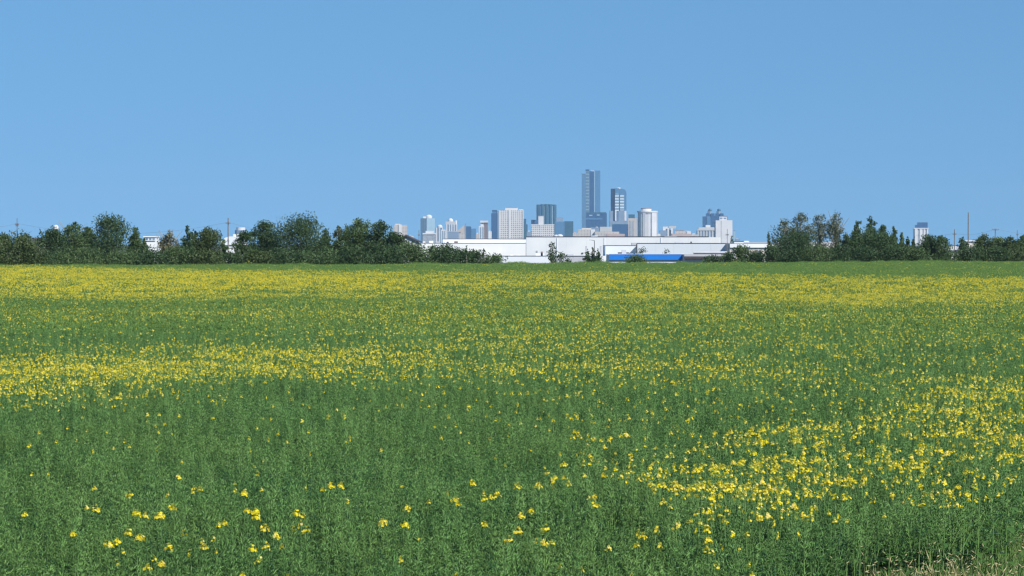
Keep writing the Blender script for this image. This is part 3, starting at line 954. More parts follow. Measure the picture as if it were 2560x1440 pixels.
    D = 800.0
    e = empty("white_house", (X(376, D), D + 4, -4), "white house with glazed top floor in the tree gap", "house")
    MB().box(X(360, D), X(392, D), D, D + 9, -4, Z(602, D)).build("wall", M['white'], e)
    MB().box(X(361, D), X(389, D), D - .3, D + 8, Z(602, D) + .002, Z(593, D)).build("upper_floor", M['pale'], e)
    MB().box(X(359, D), X(390.5, D), D - .6, D + 8.5, Z(593, D) + .002, Z(590.5, D)).build("roof", M['white'], e)
    for u in (365, 374, 382):
        MB().box(X(u, D), X(u + 5, D), D - .36, D - .31, Z(600, D), Z(595, D)).build("window", M['greyglass'], e)
    D = 740.0
    e = empty("tiled_house", (X(88, D), D + 4, -3.8), "house with cream walls and a dark roof behind the willow bush", "house")
    MB().box(X(66, D), X(108, D), D, D + 8, -3.8, Z(606, D)).build("wall", M['cream'], e)
    m = MB()
    x0, x1 = X(62, D), X(112, D)
    z0, z1 = Z(607, D), Z(594, D)
    m.poly([(x0, D - .6, z0), (x1, D - .6, z0), (x1 - 1.2, D + 4, z1), (x0 + 1.2, D + 4, z1)])
    m.poly([(x1, D + 8.6, z0), (x0, D + 8.6, z0), (x0 + 1.2, D + 4, z1), (x1 - 1.2, D + 4, z1)])
    m.poly([(x0, D + 8.6, z0), (x0, D - .6, z0), (x0 + 1.2, D + 4, z1)])
    m.poly([(x1, D - .6, z0), (x1, D + 8.6, z0), (x1 - 1.2, D + 4, z1)])
    m.poly([(x0, D - .6, z0), (x0, D + 8.6, z0), (x1, D + 8.6, z0), (x1, D - .6, z0)])
    m.build("roof", M['darktrim'], e)
    # white boxes by the field edge
    D = 515.0
    e = empty("utility_pillar", (X(2326, D), D, 0), "white utility pillar with a small hood on a low slab", "utility box")
    MB().box(X(2317, D), X(2335, D), D - .6, D + .6, 0, Z(652.5, D)).build("slab", M['white'], e)
    MB().box(X(2324, D), X(2328.5, D), D - .2, D + .2, Z(652.5, D) + .002, Z(639.5, D)).build("pillar", M['white'], e)
    MB().box(X(2322.5, D), X(2330, D), D - .3, D + .3, Z(639.5, D) + .002, Z(636.5, D)).build("hood", M['concrete'], e)
    e = empty("utility_cabinet", (X(2361, D), D, 0), "small white utility cabinet standing at the field edge", "utility box")
    MB().box(X(2357, D), X(2364.5, D), D - .3, D + .3, 0, Z(652.5, D)).build("body", M['white'], e)
    MB().box(X(2356.5, D), X(2365, D), D - .35, D + .35, Z(652.5, D) + .002, Z(651, D)).build("lid", M['concrete'], e)
    # concrete kerb block in the gap
    D = 520.0
    e = empty("concrete_barrier", (X(1490, D), D, 0), "long low concrete barrier at the field edge in the gap", "barrier")
    MB().box(X(1460, D), X(1512, D), D, D + .5, 0, Z(661, D)).build("block", M['conc_white'], e)
    MB().box(X(1459.5, D), X(1512.5, D), D - .04, D + .54, Z(661, D) + .002, Z(660, D)).build("coping", M['concrete'], e)


warehouses()

# ------------------------------------------------------------------ power poles, lamp post, mast, wires
def pole(u, vtop, D, label, arms=((0.12, 2.4),), r=0.13, name="power_pole", cat="pole", extra=None):
    zb = float(ground_z(0, D))
    r *= 0.72
    x, zt = X(u, D), Z(vtop, D)
    e = empty(name, (x, D, zb), label, cat, "power poles behind the field" if name == "power_pole" else None)
    MB().tube([(x, D, zb), (x, D, zt)], [r, r * 0.7], 8).build("shaft", M['wood'], e)
    H = zt - zb
    for t, w in arms:
        w *= 0.55
        z = zt - t * H
        ca = MB().box(x - w / 2, x + w / 2, D - r - 0.12, D - r, z - .05, z + .05).build("crossarm", M['wood'], e)
        for s in (-1, -0.4, 0.4, 1):
            xx = x + s * (w / 2 - .1)
            MB().lathe(xx, D - r - .06, [(.05, z + .07), (.07, z + .14), (.05, z + .28)], 8).build("insulator", M['wire'], ca)
    if extra == 'transformer':
        MB().lathe(x + 0.5, D - .1, [(.25, zt - 3.2), (.28, zt - 3.0), (.28, zt - 2.1), (.2, zt - 1.95)], 10).build("transformer", M['white'], e)
    return x, D, zt, H


pl = {}
pl['a'] = pole(43, 545, 620, "tall power pole above the bushes near the water tower", ((.14, 1.6), (.17, 1.2)))
pl['b'] = pole(29.5, 577, 900, "short distant power pole just beside the tall one", ((.05, 1.2),), 0.14)
pl['c'] = pole(570.5, 545, 600, "tall power pole in the gap before the arched hall", ((.12, 1.8), (.5, .8)), 0.2)
pl['d'] = pole(1047.5, 575, 760, "thin power pole beside the mirror glass tower", ((.12, 1.0),), 0.14)
pl['e'] = pole(1818, 572, 800, "power pole before the blank white block", ((.14, 1.6),), 0.13)
pl['f'] = pole(2386, 573, 700, "power pole with cross-arm above the small white bungalow", ((.12, 1.7),), 0.17)
pl['g'] = pole(2488, 572, 640, "power pole with a white transformer", ((.03, 2.6),), 0.16, extra='transformer')
pl['h'] = pole(2543, 575, 900, "distant power pole close to the picture's edge", ((.12, 1.4),), 0.16)
pole(2420.5, 531, 640, "tall bare wooden mast rising beside the flat shed", (), 0.2, "bare_mast", "mast")


def lamp_post(u, vtop, D):
    zb = float(ground_z(0, D))
    x, zt = X(u, D), Z(vtop, D)
    e = empty("lamp_post", (x, D, zb), "thin street lamp before the white warehouse wall", "street lamp")
    MB().tube([(x, D, zb), (x, D, zt)], [.13, .09], 8).build("shaft", M['darktrim'], e)
    MB().tube([(x, D, zt - .1), (x - 0.9, D, zt + .1)], [.06, .05], 6).build("arm", M['darktrim'], e)
    MB().box(x - 1.4, x - .85, D - .15, D + .15, zt + .02, zt + .2).build("lamp_head", M['lilac'], e)


lamp_post(1486, 601, 830)


def wire(a, b, sag, label, off=0.0):
    pa, pb = Vector(a), Vector(b)
    pts = []
    for i in range(13):
        t = i / 12
        p = pa.lerp(pb, t)
        pts.append((p.x, p.y, p.z - sag * 4 * t * (1 - t)))
    o = MB().tube(pts, [.016] * 13, 4).build("power_line", M['wire'])
    tag(o, label, "wire")


def at(k, t):
    x, D, zt, H = pl[k]
    return (x, D - .3, zt - t * H + .25)


wire((X(-90, 620), 620, at('a', .14)[2] + .5), at('a', .14), 1.0, "wire reaching the tall pole by the water tower from the open side")
wire(at('a', .14), at('c', .12), 2.2, "long wire between the two tall poles above the left trees")
wire(at('c', .12), (X(1047, 755), 755, at('d', .12)[2]), 2.6, "long wire from the arched hall pole towards the thin pole")
wire((X(2290, 760), 760, Z(589, 760)), at('f', .12), 0.3, "wire running past the columned tower to the cross-arm pole")
wire(at('f', .12), at('g', .03), 0.7, "wire from the cross-arm pole to the transformer pole")
wire(at('g', .03), (X(2660, 640), 640, Z(580, 640)), 0.8, "wire leaving the transformer pole past the last trees")

# ------------------------------------------------------------------ trees
def crown_mesh(name, rng, H, W, kind, mat, leaf, nleaf, dens=1.0, z0=0.12):
    """leaf-sized rhombs gathered in clumps through the crown's volume"""
    ncl = {'round': 46, 'poplar': 34, 'cone': 30, 'shrub': 30, 'sparse': 38, 'wide': 60}[kind]
    t = rng.random(ncl) ** 0.8
    if kind in ('round', 'wide'):
        prof = lambda q: np.sqrt(np.clip(1 - ((q - 0.42) / 0.60) ** 2, 0.03, 1))
    elif kind == 'poplar':
        prof = lambda q: np.clip(np.sin(np.pi * (0.12 + 0.86 * q)) ** 0.6, 0.1, 1)
    elif kind == 'cone':
        prof = lambda q: np.clip(1.02 - q, 0.06, 1) ** 0.8
    elif kind == 'shrub':
        prof = lambda q: np.sqrt(np.clip(1 - (q / 1.05) ** 2.4, 0.05, 1))
    else:
        prof = lambda q: 0.75 * np.clip(np.sin(np.pi * (0.1 + 0.85 * q)) ** 0.5, 0.15, 1)
    hz = H * (z0 + (0.97 - z0) * t)
    ang = rng.random(ncl) * 2 * np.pi
    rr = np.sqrt(rng.random(ncl)) * prof(t) * (W / 2) * 0.80
    C = np.stack([rr * np.cos(ang), rr * np.sin(ang), hz], 1)
    cr = W * (0.13 + 0.11 * rng.random(ncl)) * (0.65 + 0.5 * prof(t))
    if kind == 'cone':
        cr *= np.clip(1.2 - t, .22, 1)
    elif kind in ('poplar', 'sparse'):
        cr *= np.clip(1.35 - .6 * t, .4, 1)
    if kind in ('cone', 'poplar', 'sparse'):
        na = 12
        ta = np.linspace(0.25, 0.96, na) + rng.normal(size=na) * .02
        wob = W * .06
        C = np.concatenate([C, np.stack([rng.normal(size=na) * wob, rng.normal(size=na) * wob, H * ta], 1)])
        cr = np.concatenate([cr, W * (0.26 * np.clip(1.02 - ta, 0, 1) ** .8 + 0.035)])
        ncl += na
    # upright leading shoots give the ragged top edge
    ns = {'round': 10, 'wide': 18, 'poplar': 8, 'cone': 6, 'shrub': 12, 'sparse': 9}[kind]
    st = rng.random(ns) * 2 - 1
    st = st * (.45 if kind == 'cone' else 1.0)
    base = np.stack([st * W / 2 * 0.8, (rng.random(ns) - .5) * W * .5, np.zeros(ns)], 1)
    q = np.clip(np.abs(st) * 0.9, 0, 1)
    base[:, 2] = H * (0.80 + 0.20 * (1 - q ** 1.6)) if kind in ('round', 'wide', 'shrub') else H * (0.98 - (1.1 if kind == 'cone' else 0.5) * q)
    base[:, 2] *= 0.86 + 0.18 * rng.random(ns)
    if kind in ('cone', 'poplar'):
        base[0] = (0, 0, H * 0.93)
    C = np.concatenate([C, base]); cr = np.concatenate([cr, np.clip(W * 0.05, .12, .3) * (0.7 + 0.8 * rng.random(ns))])
    stretch = np.concatenate([np.full(ncl, 0.95), np.full(ns, 1.9)])
    wt = cr ** 2 * np.where(stretch > 1, 1.4, 1.0)
    pick = rng.choice(len(C), nleaf, p=wt / wt.sum())
    d = rng.normal(size=(nleaf, 3))
    d /= np.linalg.norm(d, axis=1, keepdims=True)
    rad = (rng.random(nleaf) ** (0.62 / dens))[:, None]
    P0 = C[pick] + d * rad * cr[pick][:, None] * np.stack([np.ones(nleaf), np.ones(nleaf), stretch[pick]], 1)
    P0[:, 2] = np.maximum(P0[:, 2], 0.02)
    a = rng.normal(size=(nleaf, 3)) + np.array([0, 0, 0.5]) + 0.6 * d
    a /= np.linalg.norm(a, axis=1, keepdims=True)
    s = np.cross(a, rng.normal(size=(nleaf, 3)))
    s /= np.linalg.norm(s, axis=1, keepdims=True)
    L = (leaf * (0.45 + 1.1 * rng.random(nleaf) ** 1.5))[:, None]
    V = np.stack([P0 - a * L * .5, P0 + s * L * .32, P0 + a * L * .5, P0 - s * L * .32], 1).reshape(-1, 3)
    Fc = np.arange(nleaf * 4).reshape(-1, 4)
    return np_mesh(name, V, Fc, [M[mat]]), C[:ncl]


def tree(u, vtop, wpx, D, kind, mat, label, cat="tree", group=None, dens=1.0, pale=False, nleaf=None, seed=None, name=None, z0=0.12, bare=0):
    rng = np.random.default_rng(seed if seed is not None else int(u * 7 + vtop * 13 + D))
    x = X(u, D)
    zb = float(ground_z(x, D))
    H = Z(vtop, D) - zb
    W = wpx * D / F_PX * {'cone': 1.75, 'sparse': 1.5, 'poplar': 1.4, 'shrub': 1.5}.get(kind, 1.34)
    name = name or ("shrub" if kind == 'shrub' else {"cone": "conical_tree", "poplar": "poplar_tree", "sparse": "thin_poplar_tree"}.get(kind, "broadleaf_tree"))
    e = empty(name, (x, D, zb), label, cat, group)
    n = nleaf or int(np.clip(W * H * 290, 1400, 14500) * (0.6 if kind == 'sparse' else 1))
    me, C = crown_mesh("crown", rng, H, W, kind, mat, 0.235 if D < 600 else 0.32, n, dens, z0)
    link("crown", me, e)
    m = MB()
    bark = 'bark_pale' if pale else 'bark'
    r0 = 0.022 * H + 0.03
    lean = (rng.random() - .5) * 0.06 * H
    if kind == 'shrub':
        for i in range(5):
            k = C[rng.integers(len(C))]
            m.tube([(x + (rng.random() - .5) * .4, D, zb), (x + k[0] * .5, D + k[1] * .5, zb + k[2] * .6), (x + k[0], D + k[1], zb + k[2])], [.04, .03, .012], 5)
    else:
        m.tube([(x, D, zb - .1), (x + lean * .3, D, zb + .35 * H), (x + lean, D, zb + .9 * H)], [r0, r0 * .75, r0 * .15], 7)
        for i in range(9 + bare):
            k = C[rng.integers(len(C))] if i < 9 else np.array([(rng.random() - .5) * W * .8, (rng.random() - .5) * W * .3, H * (0.85 + 0.22 * rng.random())])
            t = np.clip(k[2] / H * 0.6, .12, .7)
            m.tube([(x + lean * t, D, zb + t * H * .9), (x + k[0] * .55, D + k[1] * .55, zb + (t * H * .9 + k[2]) * .53), (x + k[0], D + k[1], zb + k[2])],
                   [r0 * .45, r0 * .28, r0 * .08 + .008], 5)
    m.build("trunk" if kind != 'shrub' else "stems", M[bark], e)
    return e


GL = "trees along the far edge of the field"
TREES = [
    # u, vtop, width px, D, kind, material, label, options
    (8, 588, 46, 470, 'round', 'tree_dark', "small dark tree at the outer end of the long tree row", {}),
    (62, 584, 40, 480, 'poplar', 'tree_dark', "thin dark tree between the tall pole and the house roof", {}),
    (128, 574, 72, 455, 'round', 'tree_dark', "dark rounded tree directly below the white water tower", {}),
    (182, 556, 62, 460, 'poplar', 'tree_mid', "ragged poplar with pale trunks next to the water tower tree", dict(pale=True, bare=3)),
    (216, 566, 50, 466, 'poplar', 'tree_mid', "slim poplar squeezed before the big round crown", dict(pale=True)),
    (274, 545, 108, 450, 'round', 'tree_dark', "big dark round-topped tree, highest between the water tower and the white house", {}),
    (338, 570, 52, 455, 'cone', 'tree_mid', "pointed tree stepping down from the big round one", {}),
    (362, 596, 30, 460, 'cone', 'tree_dark', "low pointed tree just in front of the white house", {}),
    (424, 578, 58, 450, 'sparse', 'tree_tan', "half dead tan willow with bare twigs above", dict(bare=10, pale=True)),
    (468, 566, 46, 450, 'cone', 'tree_dark', "dark ragged spruce between tan and olive trees", {}),
    (488, 574, 30, 456, 'cone', 'tree_dark', "narrow dark spruce leaning against the olive tree", {}),
    (520, 574, 66, 452, 'round', 'tree_olive', "olive green tree with pale twigs beside the arched hall gap", dict(bare=6)),
    (556, 596, 28, 470, 'sparse', 'tree_mid', "wispy sapling rising in front of the arched hall", {}),
    (615, 582, 56, 450, 'round', 'tree_dark', "dark tree closing the arched hall gap", {}),
    (662, 560, 70, 455, 'round', 'tree_dark', "dark tree on the shoulder of the broadest crown", {}),
    (752, 546, 126, 450, 'wide', 'tree_dark', "broadest tree of the row, dark with a domed top", {}),
    (815, 572, 38, 452, 'cone', 'tree_dark', "small pointed tree at the side of the broadest crown", {}),
    (848, 561, 28, 455, 'poplar', 'tree_grey', "narrow grey-green poplar standing like a column", dict(pale=True)),
    (897, 552, 76, 452, 'round', 'tree_mid', "mid green tree with rounded top right of the column poplar", dict(bare=3)),
    (952, 556, 56, 450, 'round', 'tree_dark', "dark tree whose top looks clipped, before the barn", {}),
    (985, 580, 50, 448, 'round', 'tree_dark', "sloping dark tree half covering the grey barn", {}),
    (1381, 602, 24, 500, 'sparse', 'tree_dark', "lone scraggly spruce before the white warehouse", dict(nleaf=900, name="young_spruce_tree")),
    (1407, 634, 34, 505, 'shrub', 'tree_dark', "short bushy sapling at the foot of the scraggly spruce", dict(nleaf=800, name="young_spruce_tree")),
    (1469, 622, 20, 510, 'cone', 'tree_dark', "dark sapling beside the street lamp, leftmost of three", dict(name="young_spruce_tree", nleaf=900)),
    (1482, 618, 16, 512, 'cone', 'tree_dark', "dark sapling right under the street lamp", dict(name="young_spruce_tree", nleaf=800)),
    (1495, 622, 20, 511, 'cone', 'tree_dark', "dark sapling beside the white end block of the low hall", dict(name="young_spruce_tree", nleaf=900)),
    (1606, 616, 26, 870, 'round', 'tree_dark', "small dark tree growing behind the blue fascia", dict(nleaf=700)),
    (1667, 622, 20, 870, 'round', 'tree_dark', "tiny dark tree poking over the blue fascia roof", dict(nleaf=500)),
    (1829, 587, 13, 930, 'poplar', 'tree_dark', "single dark tree above the warehouse roof by a power pole", dict(nleaf=900)),
    (1921, 582, 13, 520, 'poplar', 'tree_dark', "slender dark spire of a tree before the tall poplars", dict(nleaf=800)),
    (1962, 548, 72, 510, 'sparse', 'tree_grey', "wide airy poplar leading the tall grey group", dict(pale=True, nleaf=5200)),
    (2005, 530, 62, 512, 'sparse', 'tree_grey', "tallest airy grey-green poplar of the group", dict(pale=True, nleaf=5600)),
    (1990, 590, 110, 505, 'round', 'tree_dark', "dark undergrowth tree at the foot of the airy poplars", {}),
    (2050, 535, 50, 514, 'sparse', 'tree_grey', "thin poplar with see-through crown in the middle of the group", dict(pale=True, bare=5, nleaf=3600)),
    (2088, 534, 56, 514, 'sparse', 'tree_grey', "ragged see-through poplar at the end of the group", dict(pale=True, bare=8, nleaf=4200)),
    (2118, 588, 36, 505, 'round', 'tree_dark', "low dark tree between the see-through poplar and the pointed ones", {}),
    (2143, 552, 42, 508, 'cone', 'tree_mid', "pointed green tree starting the dense cluster", {}),
    (2176, 547, 50, 510, 'cone', 'tree_mid', "highest pointed tree of the dense cluster", {}),
    (2206, 562, 48, 508, 'cone', 'tree_mid', "bushy pointed tree in the dense cluster's middle", {}),
    (2234, 566, 34, 508, 'cone', 'tree_mid', "sharp tipped tree ending the dense cluster", {}),
    (2180, 586, 120, 504, 'wide', 'tree_dark', "broad dark mass of a tree under the pointed cluster", {}),
    (2254, 580, 26, 510, 'cone', 'tree_mid', "small spire stepping down from the dense cluster", {}),
    (2270, 592, 22, 515, 'cone', 'tree_dark', "short spruce with twin before the columned tower", {}),
    (2283, 594, 20, 516, 'cone', 'tree_dark', "short spruce at the columned tower's near edge", {}),
    (2318, 590, 46, 512, 'round', 'tree_dark', "round dark tree right below the columned tower", {}),
    (2353, 590, 40, 510, 'round', 'tree_mid', "round green tree between columned tower and cross-arm pole", {}),
    (2406, 596, 26, 512, 'round', 'tree_dark', "small round tree beside the tall bare mast", {}),
    (2460, 589, 52, 506, 'round', 'tree_olive', "rounded olive tree just before the transformer pole", {}),
    (2498, 594, 40, 510, 'round', 'tree_mid', "rounded green tree under the transformer pole", {}),
    (2528, 590, 36, 508, 'poplar', 'tree_olive', "upright olive tree near the far wires", {}),
    (2556, 588, 40, 510, 'poplar', 'tree_mid', "upright tree at the outer end of the row by the last pole", {}),
]
for (u, vt, w, D, kd, mt, lb, opt) in TREES:
    tree(u, vt, w, D, kd, mt, lb, group=GL, **opt)

ORD = "first second third fourth fifth sixth seventh eighth ninth tenth eleventh twelfth thirteenth fourteenth fifteenth sixteenth seventeenth eighteenth nineteenth twentieth".split()
SHRUBS_A = [(28, 602, 130, 'tree_olive', 402), (105, 634, 70, 'tree_dark', 404), (160, 628, 80, 'tree_mid', 410), (225, 622, 84, 'tree_mid', 412), (300, 630, 84, 'tree_mid', 412),
            (372, 626, 80, 'tree_dark', 414), (440, 622, 76, 'tree_mid', 416), (512, 630, 78, 'tree_olive', 416), (578, 632, 72, 'tree_dark', 418), (640, 628, 76, 'tree_olive', 416),
            (716, 624, 84, 'tree_dark', 418), (800, 620, 84, 'tree_mid', 420), (880, 618, 86, 'tree_dark', 422), (962, 612, 86, 'tree_dark', 424), (1032, 610, 80, 'tree_mid', 428),
            (1098, 612, 86, 'tree_dark', 430), (1150, 622, 60, 'tree_dark', 434), (1192, 628, 60, 'tree_dark', 438), (1232, 634, 56, 'tree_mid', 440)]
for i, (u, vt, w, mt, D) in enumerate(SHRUBS_A):
    vt = vt + 5 if i else vt
    tree(u, vt, w, D, 'shrub', mt, f"low shrub, {ORD[i]} from the willow bush end of the long row" if i else
         "large olive willow bush at the outer end of the shrub row", "shrub", "shrub row under the long tree row", z0=0.03)
# thin spikes of saplings before the white wall
for u, vt, w in ((1166, 612, 9), (1209, 620, 9), (1118, 606, 9)):
    tree(u, vt, w, 432, 'cone', 'tree_dark', {1166: "dark spiky sapling before the white wing, the middle one", 1209: "dark spiky sapling before the white wing, nearest the gap",
         1118: "dark spiky sapling before the white wing, nearest the barn"}[u], "tree", GL, nleaf=260, name="spiky_sapling")
SHRUBS_B = [(1590, 640, 44, 'tree_mid', 505, "single round green bush before the blue fascia"), (1852, 618, 46, 'tree_mid', 505, "tall bush before the fascia hall door"),
            (1822, 634, 34, 'tree_dark', 505, "small bush at the end of the dark canopy"), (1886, 632, 44, 'tree_dark', 505, "dark bush before the white fascia's end"),
            (1780, 642, 40, 'tree_dark', 505, "low dark bush before the canopy stripe"), (1930, 622, 54, 'tree_dark', 502, "dark bush at the near foot of the airy poplars"),
            (1985, 628, 66, 'tree_dark', 500, "dark bush below the tallest airy poplar"), (2045, 622, 66, 'tree_mid', 500, "green bush before the cream shed"),
            (2105, 622, 64, 'tree_dark', 500, "dark bush under the ragged poplar"), (2165, 624, 70, 'tree_dark', 500, "dark bush below the dense pointed cluster's top"),
            (2230, 622, 70, 'tree_dark', 500, "dark bush below the dense cluster's sharp tip"), (2290, 622, 66, 'tree_mid', 501, "green bush next to the white utility pillar"),
            (2348, 630, 36, 'tree_mid', 522, "green bush behind the white utility cabinet"), (2385, 636, 44, 'tree_mid', 501, "low green bush before the bungalow"),
            (2432, 622, 66, 'tree_dark', 501, "dark bush before the flat shed"), (2492, 624, 70, 'tree_dark', 501, "dark bush below the transformer pole"),
            (2548, 622, 70, 'tree_olive', 501, "olive bush at the outer end beside the last trees")]
for (u, vt, w, mt, D, lb) in SHRUBS_B:
    tree(u, vt, w, D, 'shrub', mt, lb, "shrub", "bushes under the poplar row", z0=0.03)

# ------------------------------------------------------------------ the canola field
CANOPY = 1.1


def spindles(A, B, w):
    """thin three-sided spindles from A to B: 5 vertices, 6 triangles each"""
    n = len(A)
    d = B - A
    d = d / np.maximum(np.linalg.norm(d, axis=1, keepdims=True), 1e-6)
    s = np.cross(d, np.array([0.37, 0.61, 0.23]))
    s /= np.linalg.norm(s, axis=1, keepdims=True)
    t = np.cross(d, s)
    mid = A + (B - A) * 0.45
    w = np.broadcast_to(np.asarray(w, dtype=float), (n,))[:, None]
    ring = [mid + w * (s * math.cos(k) + t * math.sin(k)) for k in (0, 2.094, 4.189)]
    V = np.stack([A, *ring, B], 1).reshape(-1, 3)
    pat = np.array([[0, 2, 1], [0, 3, 2], [0, 1, 3], [4, 1, 2], [4, 2, 3], [4, 3, 1]])
    F = (np.arange(n)[:, None, None] * 5 + pat[None]).reshape(-1, 3)
    return V, F


def rhombs(A, B, S):
    """flat leaf or petal shapes from A to B, half width vector S"""
    n = len(A)
    mid = A + (B - A) * 0.6
    V = np.stack([A, mid + S, B, mid - S], 1).reshape(-1, 3)
    pat = np.array([[0, 1, 2], [0, 2, 3]])
    F = (np.arange(n)[:, None, None] * 4 + pat[None]).reshape(-1, 3)
    return V, F


class TB:
    """triangle bag: vertices, triangles, material numbers"""

    def __init__(self):
        self.V, self.F, self.Mi, self.n = [], [], [], 0

    def add(self, VF, mi):
        V, F = VF
        self.V.append(V); self.F.append(F + self.n); self.Mi.append(np.full(len(F), mi)); self.n += len(V)

    def get(self):
        return np.concatenate(self.V), np.concatenate(self.F), np.concatenate(self.Mi)


def unit(v):
    return v / np.maximum(np.linalg.norm(v, axis=1, keepdims=True), 1e-9)


def green_tile(rng, size, nplants, nbr, npod, pod_len, pod_w, stem_w):
    """upright pod-bearing stems: 0 pod, 1 stem, 2 leaf"""
    b = TB()
    for _ in range(nplants):
        px, py = (rng.random(2) - .5) * size
        h = CANOPY * (0.68 + 0.36 * rng.random() ** .8)
        base = np.array([px, py, 0.0]); top = np.array([px + rng.normal() * .06, py + rng.normal() * .06, h])
        b.add(spindles(base[None], top[None], stem_w), 1)
        k = nbr + 1
        t0 = np.concatenate([[0.55], 0.35 + 0.4 * rng.random(nbr)])
        S = base + (top - base) * t0[:, None]
        ang = rng.random(k) * 2 * np.pi
        out = 0.10 + 0.16 * rng.random(k)
        E = np.stack([S[:, 0] + out * np.cos(ang), S[:, 1] + out * np.sin(ang), h * (0.86 + 0.16 * rng.random(k))], 1)
        E[0] = top
        b.add(spindles(S, E, stem_w * 0.7), 1)
        # pods spiral up the last part of each branch
        t = 0.25 + 0.75 * rng.random((k, npod))
        A = (S[:, None] + (E - S)[:, None] * t[..., None]).reshape(-1, 3)
        n = len(A)
        a2 = rng.random(n) * 2 * np.pi
        el = np.radians(5 + 68 * rng.random(n))
        d = np.stack([np.cos(a2) * np.cos(el), np.sin(a2) * np.cos(el), np.sin(el)], 1)
        L = pod_len * (0.6 + 0.7 * rng.random(n))
        VP, FP = spindles(A, A + d * L[:, None], pod_w * (0.7 + 0.5 * rng.random(n)))
        tone = rng.choice([0, 7, 8], k, p=[.45, .28, .27]).repeat(npod).repeat(6)
        b.add((VP, FP), 0)
        b.Mi[-1] = tone
        nl = 6
        zl = h * (0.10 + 0.5 * rng.random(nl))
        A = np.stack([np.full(nl, px), np.full(nl, py), zl], 1)
        a2 = rng.random(nl) * 2 * np.pi
        d = np.stack([np.cos(a2), np.sin(a2), 0.1 + 0.5 * rng.random(nl)], 1)
        s = np.stack([-np.sin(a2), np.cos(a2), 0.3 * rng.normal(size=nl)], 1) * 0.034
        b.add(rhombs(A, A + unit(d) * 0.13, s), 2)
    return b.get()


def flower_head(rng, nfl, petal, spread, height, simple=False):
    """a raceme top: 3 petal, 4 faded petal, 5 bud; its origin is the head's middle"""
    b = TB()
    ang = rng.random(nfl) * 2 * np.pi
    r = spread * np.sqrt(rng.random(nfl))
    z = height * (0.5 - (r / spread)) * 0.9 + rng.normal(size=nfl) * 0.012
    C = np.stack([r * np.cos(ang), r * np.sin(ang), z], 1)
    nrm = unit(C * np.array([1, 1, 0.4]) / spread + np.array([0, 0, 0.7]) + rng.normal(size=(nfl, 3)) * .35)
    s = unit(np.cross(nrm, rng.normal(size=(nfl, 3))))
    t = np.cross(nrm, s)
    old = rng.random(nfl) < 0.08
    for q in range(2 if simple else 4):
        k = q * math.pi / (1 if simple else 2)
        d = s * math.cos(k) + t * math.sin(k) + nrm * 0.15
        w = (-s * math.sin(k) + t * math.cos(k)) * petal * (0.9 if simple else 0.48)
        for fl, mi in ((~old, 3), (old, 4)):
            if fl.any():
                b.add(rhombs(C[fl], (C + d * petal)[fl], w[fl]), mi)
    nb = 3 if simple else 6
    A = np.stack([rng.normal(size=nb) * .006, rng.normal(size=nb) * .006, np.full(nb, height * .3)], 1)
    b.add(spindles(A, A + np.array([0, 0, .02]) + rng.normal(size=(nb, 3)) * .005, .004), 5)
    return b.get()


def on_stalk(VF, z, rng=None, stalk=0.35):
    V, F, Mi = VF
    b = TB()
    b.V.append(V + np.array([0, 0, z])); b.F.append(F); b.Mi.append(Mi); b.n = len(V)
    b.add(spindles(np.array([[0, 0, z - stalk]]), np.array([[0, 0, z + .01]]), 0.004), 1)
    return b.get()


def flower_patch(rng, size, nh):
    b = TB()
    for _ in range(nh):
        V, F, Mi = flower_head(rng, 5, 0.021, 0.030, 0.04, simple=True)
        V = V * (0.8 + .6 * rng.random()) + np.array([(rng.random() - .5) * size, (rng.random() - .5) * size, CANOPY + rng.normal() * .05])
        b.V.append(V); b.F.append(F + b.n); b.Mi.append(Mi); b.n += len(V)
    return b.get()


FIELD_MATS = [M['pod'], M['stem'], M['leaf'], M['petal'], M['petal_old'], M['bud'], M['podfar'], M['pod_light'], M['pod_dark']]
rng = np.random.default_rng(11)
TEMPL = []
for i in range(5):
    TEMPL.append(green_tile(rng, 0.5, 6, 3, 15, 0.075, 0.0056, 0.005))
NG = len(TEMPL)
for i in range(4):
    V, F, Mi = green_tile(rng, 1.5, 60, 2, 6, 0.15, 0.010, 0.008)
    Mi[(Mi == 0) | ((Mi == 8) & (rng.random(len(Mi)) < .5))] = 6
    TEMPL.append((V, F, Mi))
NF0 = len(TEMPL)
for i in range(6):
    TEMPL.append(on_stalk(flower_head(rng, int(rng.integers(5, 12)), 0.0155, 0.026, 0.038), CANOPY))
NP0 = len(TEMPL)
for i in range(4):
    TEMPL.append(flower_patch(rng, 0.9, 11))

NT0 = len(TEMPL)


def tall_stalk(rng):
    """one stem of pods standing clear of the crop"""
    b = TB()
    h = CANOPY * (1.04 + .1 * rng.random())
    A = np.array([[0, 0, .4]]); B = np.array([[rng.normal() * .05, rng.normal() * .05, h]])
    b.add(spindles(A, B, .005), 1)
    n = 24
    t = .45 + .55 * rng.random(n)
    S = A + (B - A) * t[:, None]
    a, el = rng.random(n) * 6.283, np.radians(25 + 45 * rng.random(n))
    d = np.stack([np.cos(a) * np.cos(el), np.sin(a) * np.cos(el), np.sin(el)], 1)
    b.add(spindles(S, S + d * (.06 + .04 * rng.random(n))[:, None], .005), 7)
    return b.get()


for i in range(4):
    TEMPL.append(tall_stalk(rng))


def edge_far(x, y):
    """distance of the far field edge along the direction of x"""
    u = 1280 + F_PX * x / np.maximum(y, 1)
    return np.interp(u, [-400, 0, 1280, 2560, 3000], [372, 388, 436, 492, 505])


def edge_near(x):
    return np.interp(x, [-1.2, -0.6, 0.5, 1.8, 4.2, 6.4, 12], [21.5, 22.5, 24.6, 27.8, 32.6, 36.6, 43]) + 0.45 * np.sin(x * 2.1) + .3 * np.sin(x * 5.3)


